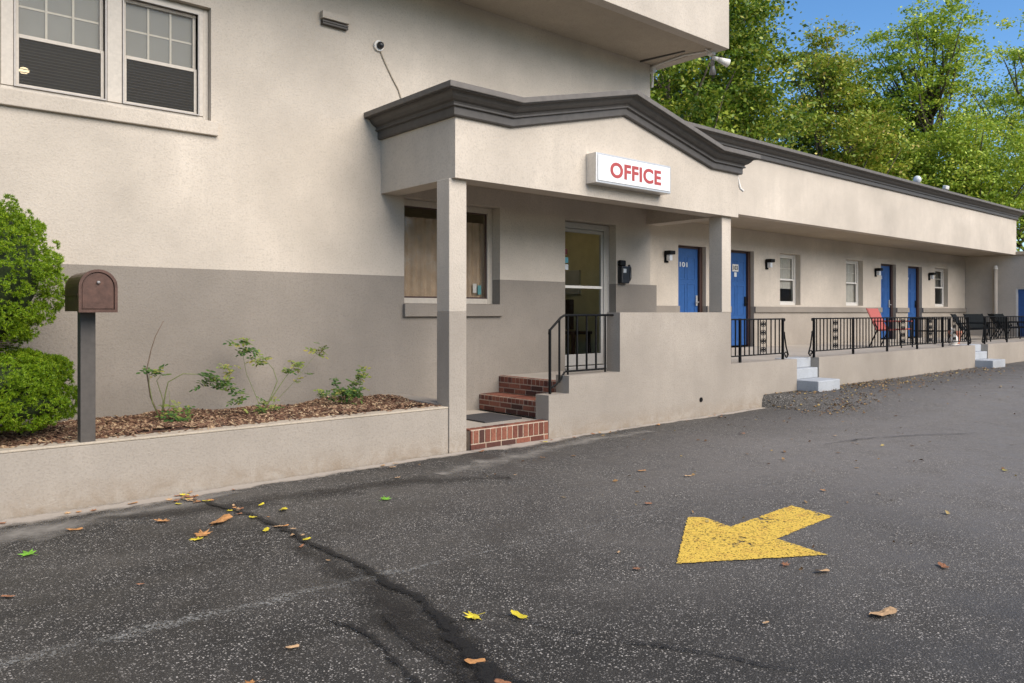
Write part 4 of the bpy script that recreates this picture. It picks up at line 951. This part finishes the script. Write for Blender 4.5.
# ---- fallen leaves
def maple(seed, kind):
    rnd = random.Random(seed); mb = MB()
    if kind == 'maple':
        tips = [(-150, .42, .20), (-100, .75, .32), (-50, .85, .36), (0, 1, .40), (50, .85, .36), (100, .75, .32), (150, .42, .20)]
        out = []
        for i, (a, r, w) in enumerate(tips):
            a0 = R(a + 90); out.append((a0, r * rnd.uniform(.9, 1.1)))
            if i < len(tips) - 1: out.append((R((a + tips[i + 1][0]) / 2 + 90), .38))
        P = []
        for i, (a, r) in enumerate(out):
            if r > .5:
                for da, k in ((-.16, .72), (-.09, .74), (0, 1), (.09, .74), (.16, .72)): P.append((a + da, r * k))
            else: P.append((a, r))
    else:
        P = []
        for i in range(18):
            a = 2 * math.pi * i / 18; P.append((a + math.pi / 2, (.38 + .62 * abs(math.cos(a / 1.0)) ** 2.2) * rnd.uniform(.85, 1.1)))
    mb.v.append((0, 0, .02))
    for a, r in P: mb.v.append((math.cos(a) * r * .5, math.sin(a) * r * .5, .05 * r * r * rnd.uniform(0, 2.5)))
    for i in range(len(P)): mb.f.append((0, 1 + i, 1 + (i + 1) % len(P)))
    n = len(mb.v); mb.v += [(-.012, -.08, .01), (.012, -.08, .01), (.05, -.62, .03), (.03, -.62, .03)]; mb.f.append((n, n + 1, n + 2, n + 3))
    me = bpy.data.meshes.new('fallen_leaf'); me.from_pydata(mb.v, [], mb.f); return me
meshes = {}
def fallen(x, y, s, mat, kind, rot, label=None, seed=0, z=None):
    key = (mat, kind, seed)
    if key not in meshes: me = maple(seed, kind); me.materials.append(M[mat]); meshes[key] = me
    o = bpy.data.objects.new('fallen_leaf', meshes[key]); COL.objects.link(o)
    o.location = (x, y, (lot_h(x, y) if z is None else z) + .012); o.rotation_euler = (rnd.uniform(-.15, .15), rnd.uniform(-.15, .15), rot); o.scale = (s, s, s * .8)
    tag(o, label or 'small dry leaf fallen on the dark asphalt', 'leaf', None if label else 'small dry leaves scattered over the lot')
fallen(2.25, 2.88, .135, 'fl_yellow', 'maple', R(95), 'big yellow maple leaf lying beside the tar crack')
fallen(3.76, 1.63, .15, 'fl_tan', 'oval', R(70), 'long curled tan leaf in the right foreground')
fallen(.83, 5.36, .14, 'fl_green', 'maple', R(20), 'green maple leaf at the left near the planter')
fallen(3.15, 5.14, .13, 'fl_green', 'maple', R(-70), 'green maple leaf on bare asphalt in front of the column')
fallen(1.75, 5.10, .17, 'fl_orange', 'maple', R(-60), 'large orange maple leaf overlapping a yellow one')
fallen(1.70, 5.02, .13, 'fl_yellow', 'maple', R(30), 'yellow-green leaf tucked under the large orange leaf', z=lot_h(1.70, 5.02) - .004)
fallen(1.96, 5.34, .20, 'fl_orange', 'oval', R(-55), 'long orange leaf pointing at the tar crack')
fallen(1.66, 5.60, .15, 'fl_orange', 'maple', R(10), 'orange maple leaf nearest the planter wall')
fallen(2.42, 5.35, .11, 'fl_yellow', 'oval', R(-40), 'yellow leaf just right of the tar crack')
fallen(1.15, 5.76, .10, 'fl_orange', 'oval', R(80), 'single orange leaf below the mailbox')
fallen(2.42, 2.75, .09, 'fl_yellow', 'oval', R(10), 'small yellow leaf beside the big yellow maple leaf')
fallen(1.96, 2.50, .09, 'fl_orange', 'oval', R(60), 'small orange leaf lying on the wide tar patch')
fallen(1.19, 2.93, .09, 'fl_orange', 'maple', R(60), 'orange leaf crumpled alone in the left foreground')
fallen(.80, 2.70, .10, 'fl_tan', 'maple', R(60), 'tan leaf at the bottom edge of the picture')
fallen(3.37, 2.82, .07, 'fl_brown', 'maple', R(60), 'reddish brown leaf left of the yellow arrow tip')
fallen(4.12, 2.12, .09, 'fl_tan', 'oval', R(70), 'tan leaf just below the yellow arrow')
rl = random.Random(21)
for i in range(26):
    k = rl.choice([0, 0, 1, 1, 2, 3]); t_ = rl.random(); x = crack[k][0] * (1 - t_) + crack[k + 1][0] * t_ + rl.gauss(0, .05); y_ = crack[k][1] * (1 - t_) + crack[k + 1][1] * t_
    fallen(x, y_, rl.uniform(.03, .08), rl.choice(['fl_orange', 'fl_tan', 'fl_orange', 'fl_yellow', 'fl_brown']), rl.choice(['maple', 'oval']), rl.uniform(0, 6.28), 'small leaf caught along the long tar crack', seed=rl.choice([0, 1]))
    bpy.context.scene.collection.objects[-1]['group'] = 'leaves caught along the tar crack'
for i in range(75):
    m_ = i % 10
    if m_ < 4: x, y_ = rl.uniform(-.3, 10), 6.36 - abs(rl.gauss(0, .12)) - .05
    elif m_ < 6: t_ = rl.random() ** 1.3; c0 = crack[int(t_ * 6)]; x, y_ = c0[0] + rl.uniform(-.12, .12), c0[1] + rl.uniform(-.2, .2)
    else: x, y_ = rl.uniform(.2, 9), rl.uniform(1.2, 6)
    fallen(x, y_, rl.uniform(.035, .085), rl.choice(['fl_orange', 'fl_brown', 'fl_tan', 'fl_brown', 'fl_yellow', 'fl_tan']), rl.choice(['maple', 'oval', 'oval']), rl.uniform(0, 6.28), seed=rl.choice([0, 1]))
lt = MB()
for _ in range(1700):
    if _ > 1450: x = rl.gauss(11.3, .45); y_ = rl.gauss(5.4, .16)
    elif rl.random() < .7: x = max(10.6, rl.choice([11.3, 12.8, 13.4, 14.1, 16.5, 18.6]) + rl.gauss(0, .7)); y_ = 6.36 - abs(rl.gauss(0, .5))
    else: x = rl.uniform(4, 28); y_ = rl.uniform(2, 6.3)
    z = lot_h(x, min(y_, YC)) + .008; q = rl.uniform(0, 6.28); s = rl.uniform(.008, .028); a = (s * math.cos(q), s * math.sin(q)); b = (-a[1] * .6, a[0] * .6); t_ = rl.uniform(0, .02)
    lt.quad((x - a[0], y_ - a[1], z), (x + b[0], y_ + b[1], z + t_), (x + a[0], y_ + a[1], z + t_ * .5), (x - b[0], y_ - b[1], z))
stuff(lt.build('leaf_litter', 'litter'), 'scattered small dead leaves along the terrace wall', 'leaves')
sp = thing('weed', (14.2, 6.33, .18), 'tiny weed', 'weed') if False else None

# ================================================================== light, sky, camera
SUN_EL, SUN_AZ = R(37), R(172)     # azimuth measured clockwise from +Y
w = bpy.data.worlds.new('World'); sc.world = w; w.use_nodes = True; nt = w.node_tree
sky = nt.nodes.new('ShaderNodeTexSky'); sky.sky_type = 'NISHITA'; sky.sun_disc = False; sky.sun_elevation = SUN_EL; sky.sun_rotation = SUN_AZ
sky.air_density = .9; sky.dust_density = .3; sky.ozone_density = 2.5
bg = nt.nodes['Background']; bg.inputs[1].default_value = .13; hs = nt.nodes.new('ShaderNodeHueSaturation'); hs.inputs['Saturation'].default_value = 1.2; nt.links.new(sky.outputs[0], hs.inputs['Color']); nt.links.new(hs.outputs[0], bg.inputs[0])
sl = bpy.data.lights.new('sun', 'SUN'); sl.energy = 3.5; sl.angle = R(55); sl.color = (1, .90, .77)
so = bpy.data.objects.new('sun', sl); COL.objects.link(so)
d = Vector((math.sin(SUN_AZ) * math.cos(SUN_EL), math.cos(SUN_AZ) * math.cos(SUN_EL), math.sin(SUN_EL)))
so.rotation_euler = d.to_track_quat('Z', 'Y').to_euler()
cam = bpy.data.cameras.new('camera'); co = bpy.data.objects.new('camera', cam); COL.objects.link(co)
co.location = (0, 0, 1.45); co.rotation_euler = (R(90), 0, math.atan2(893, 772) - math.pi / 2)
cam.sensor_width = 36; cam.lens = 772 / 1024 * 36; cam.shift_y = -29.5 / 1024; cam.clip_end = 1000; cam.clip_start = .05
sc.camera = co
sc.view_settings.view_transform = 'Standard'; sc.view_settings.look = 'None'; sc.view_settings.exposure = .66; sc.view_settings.gamma = 1
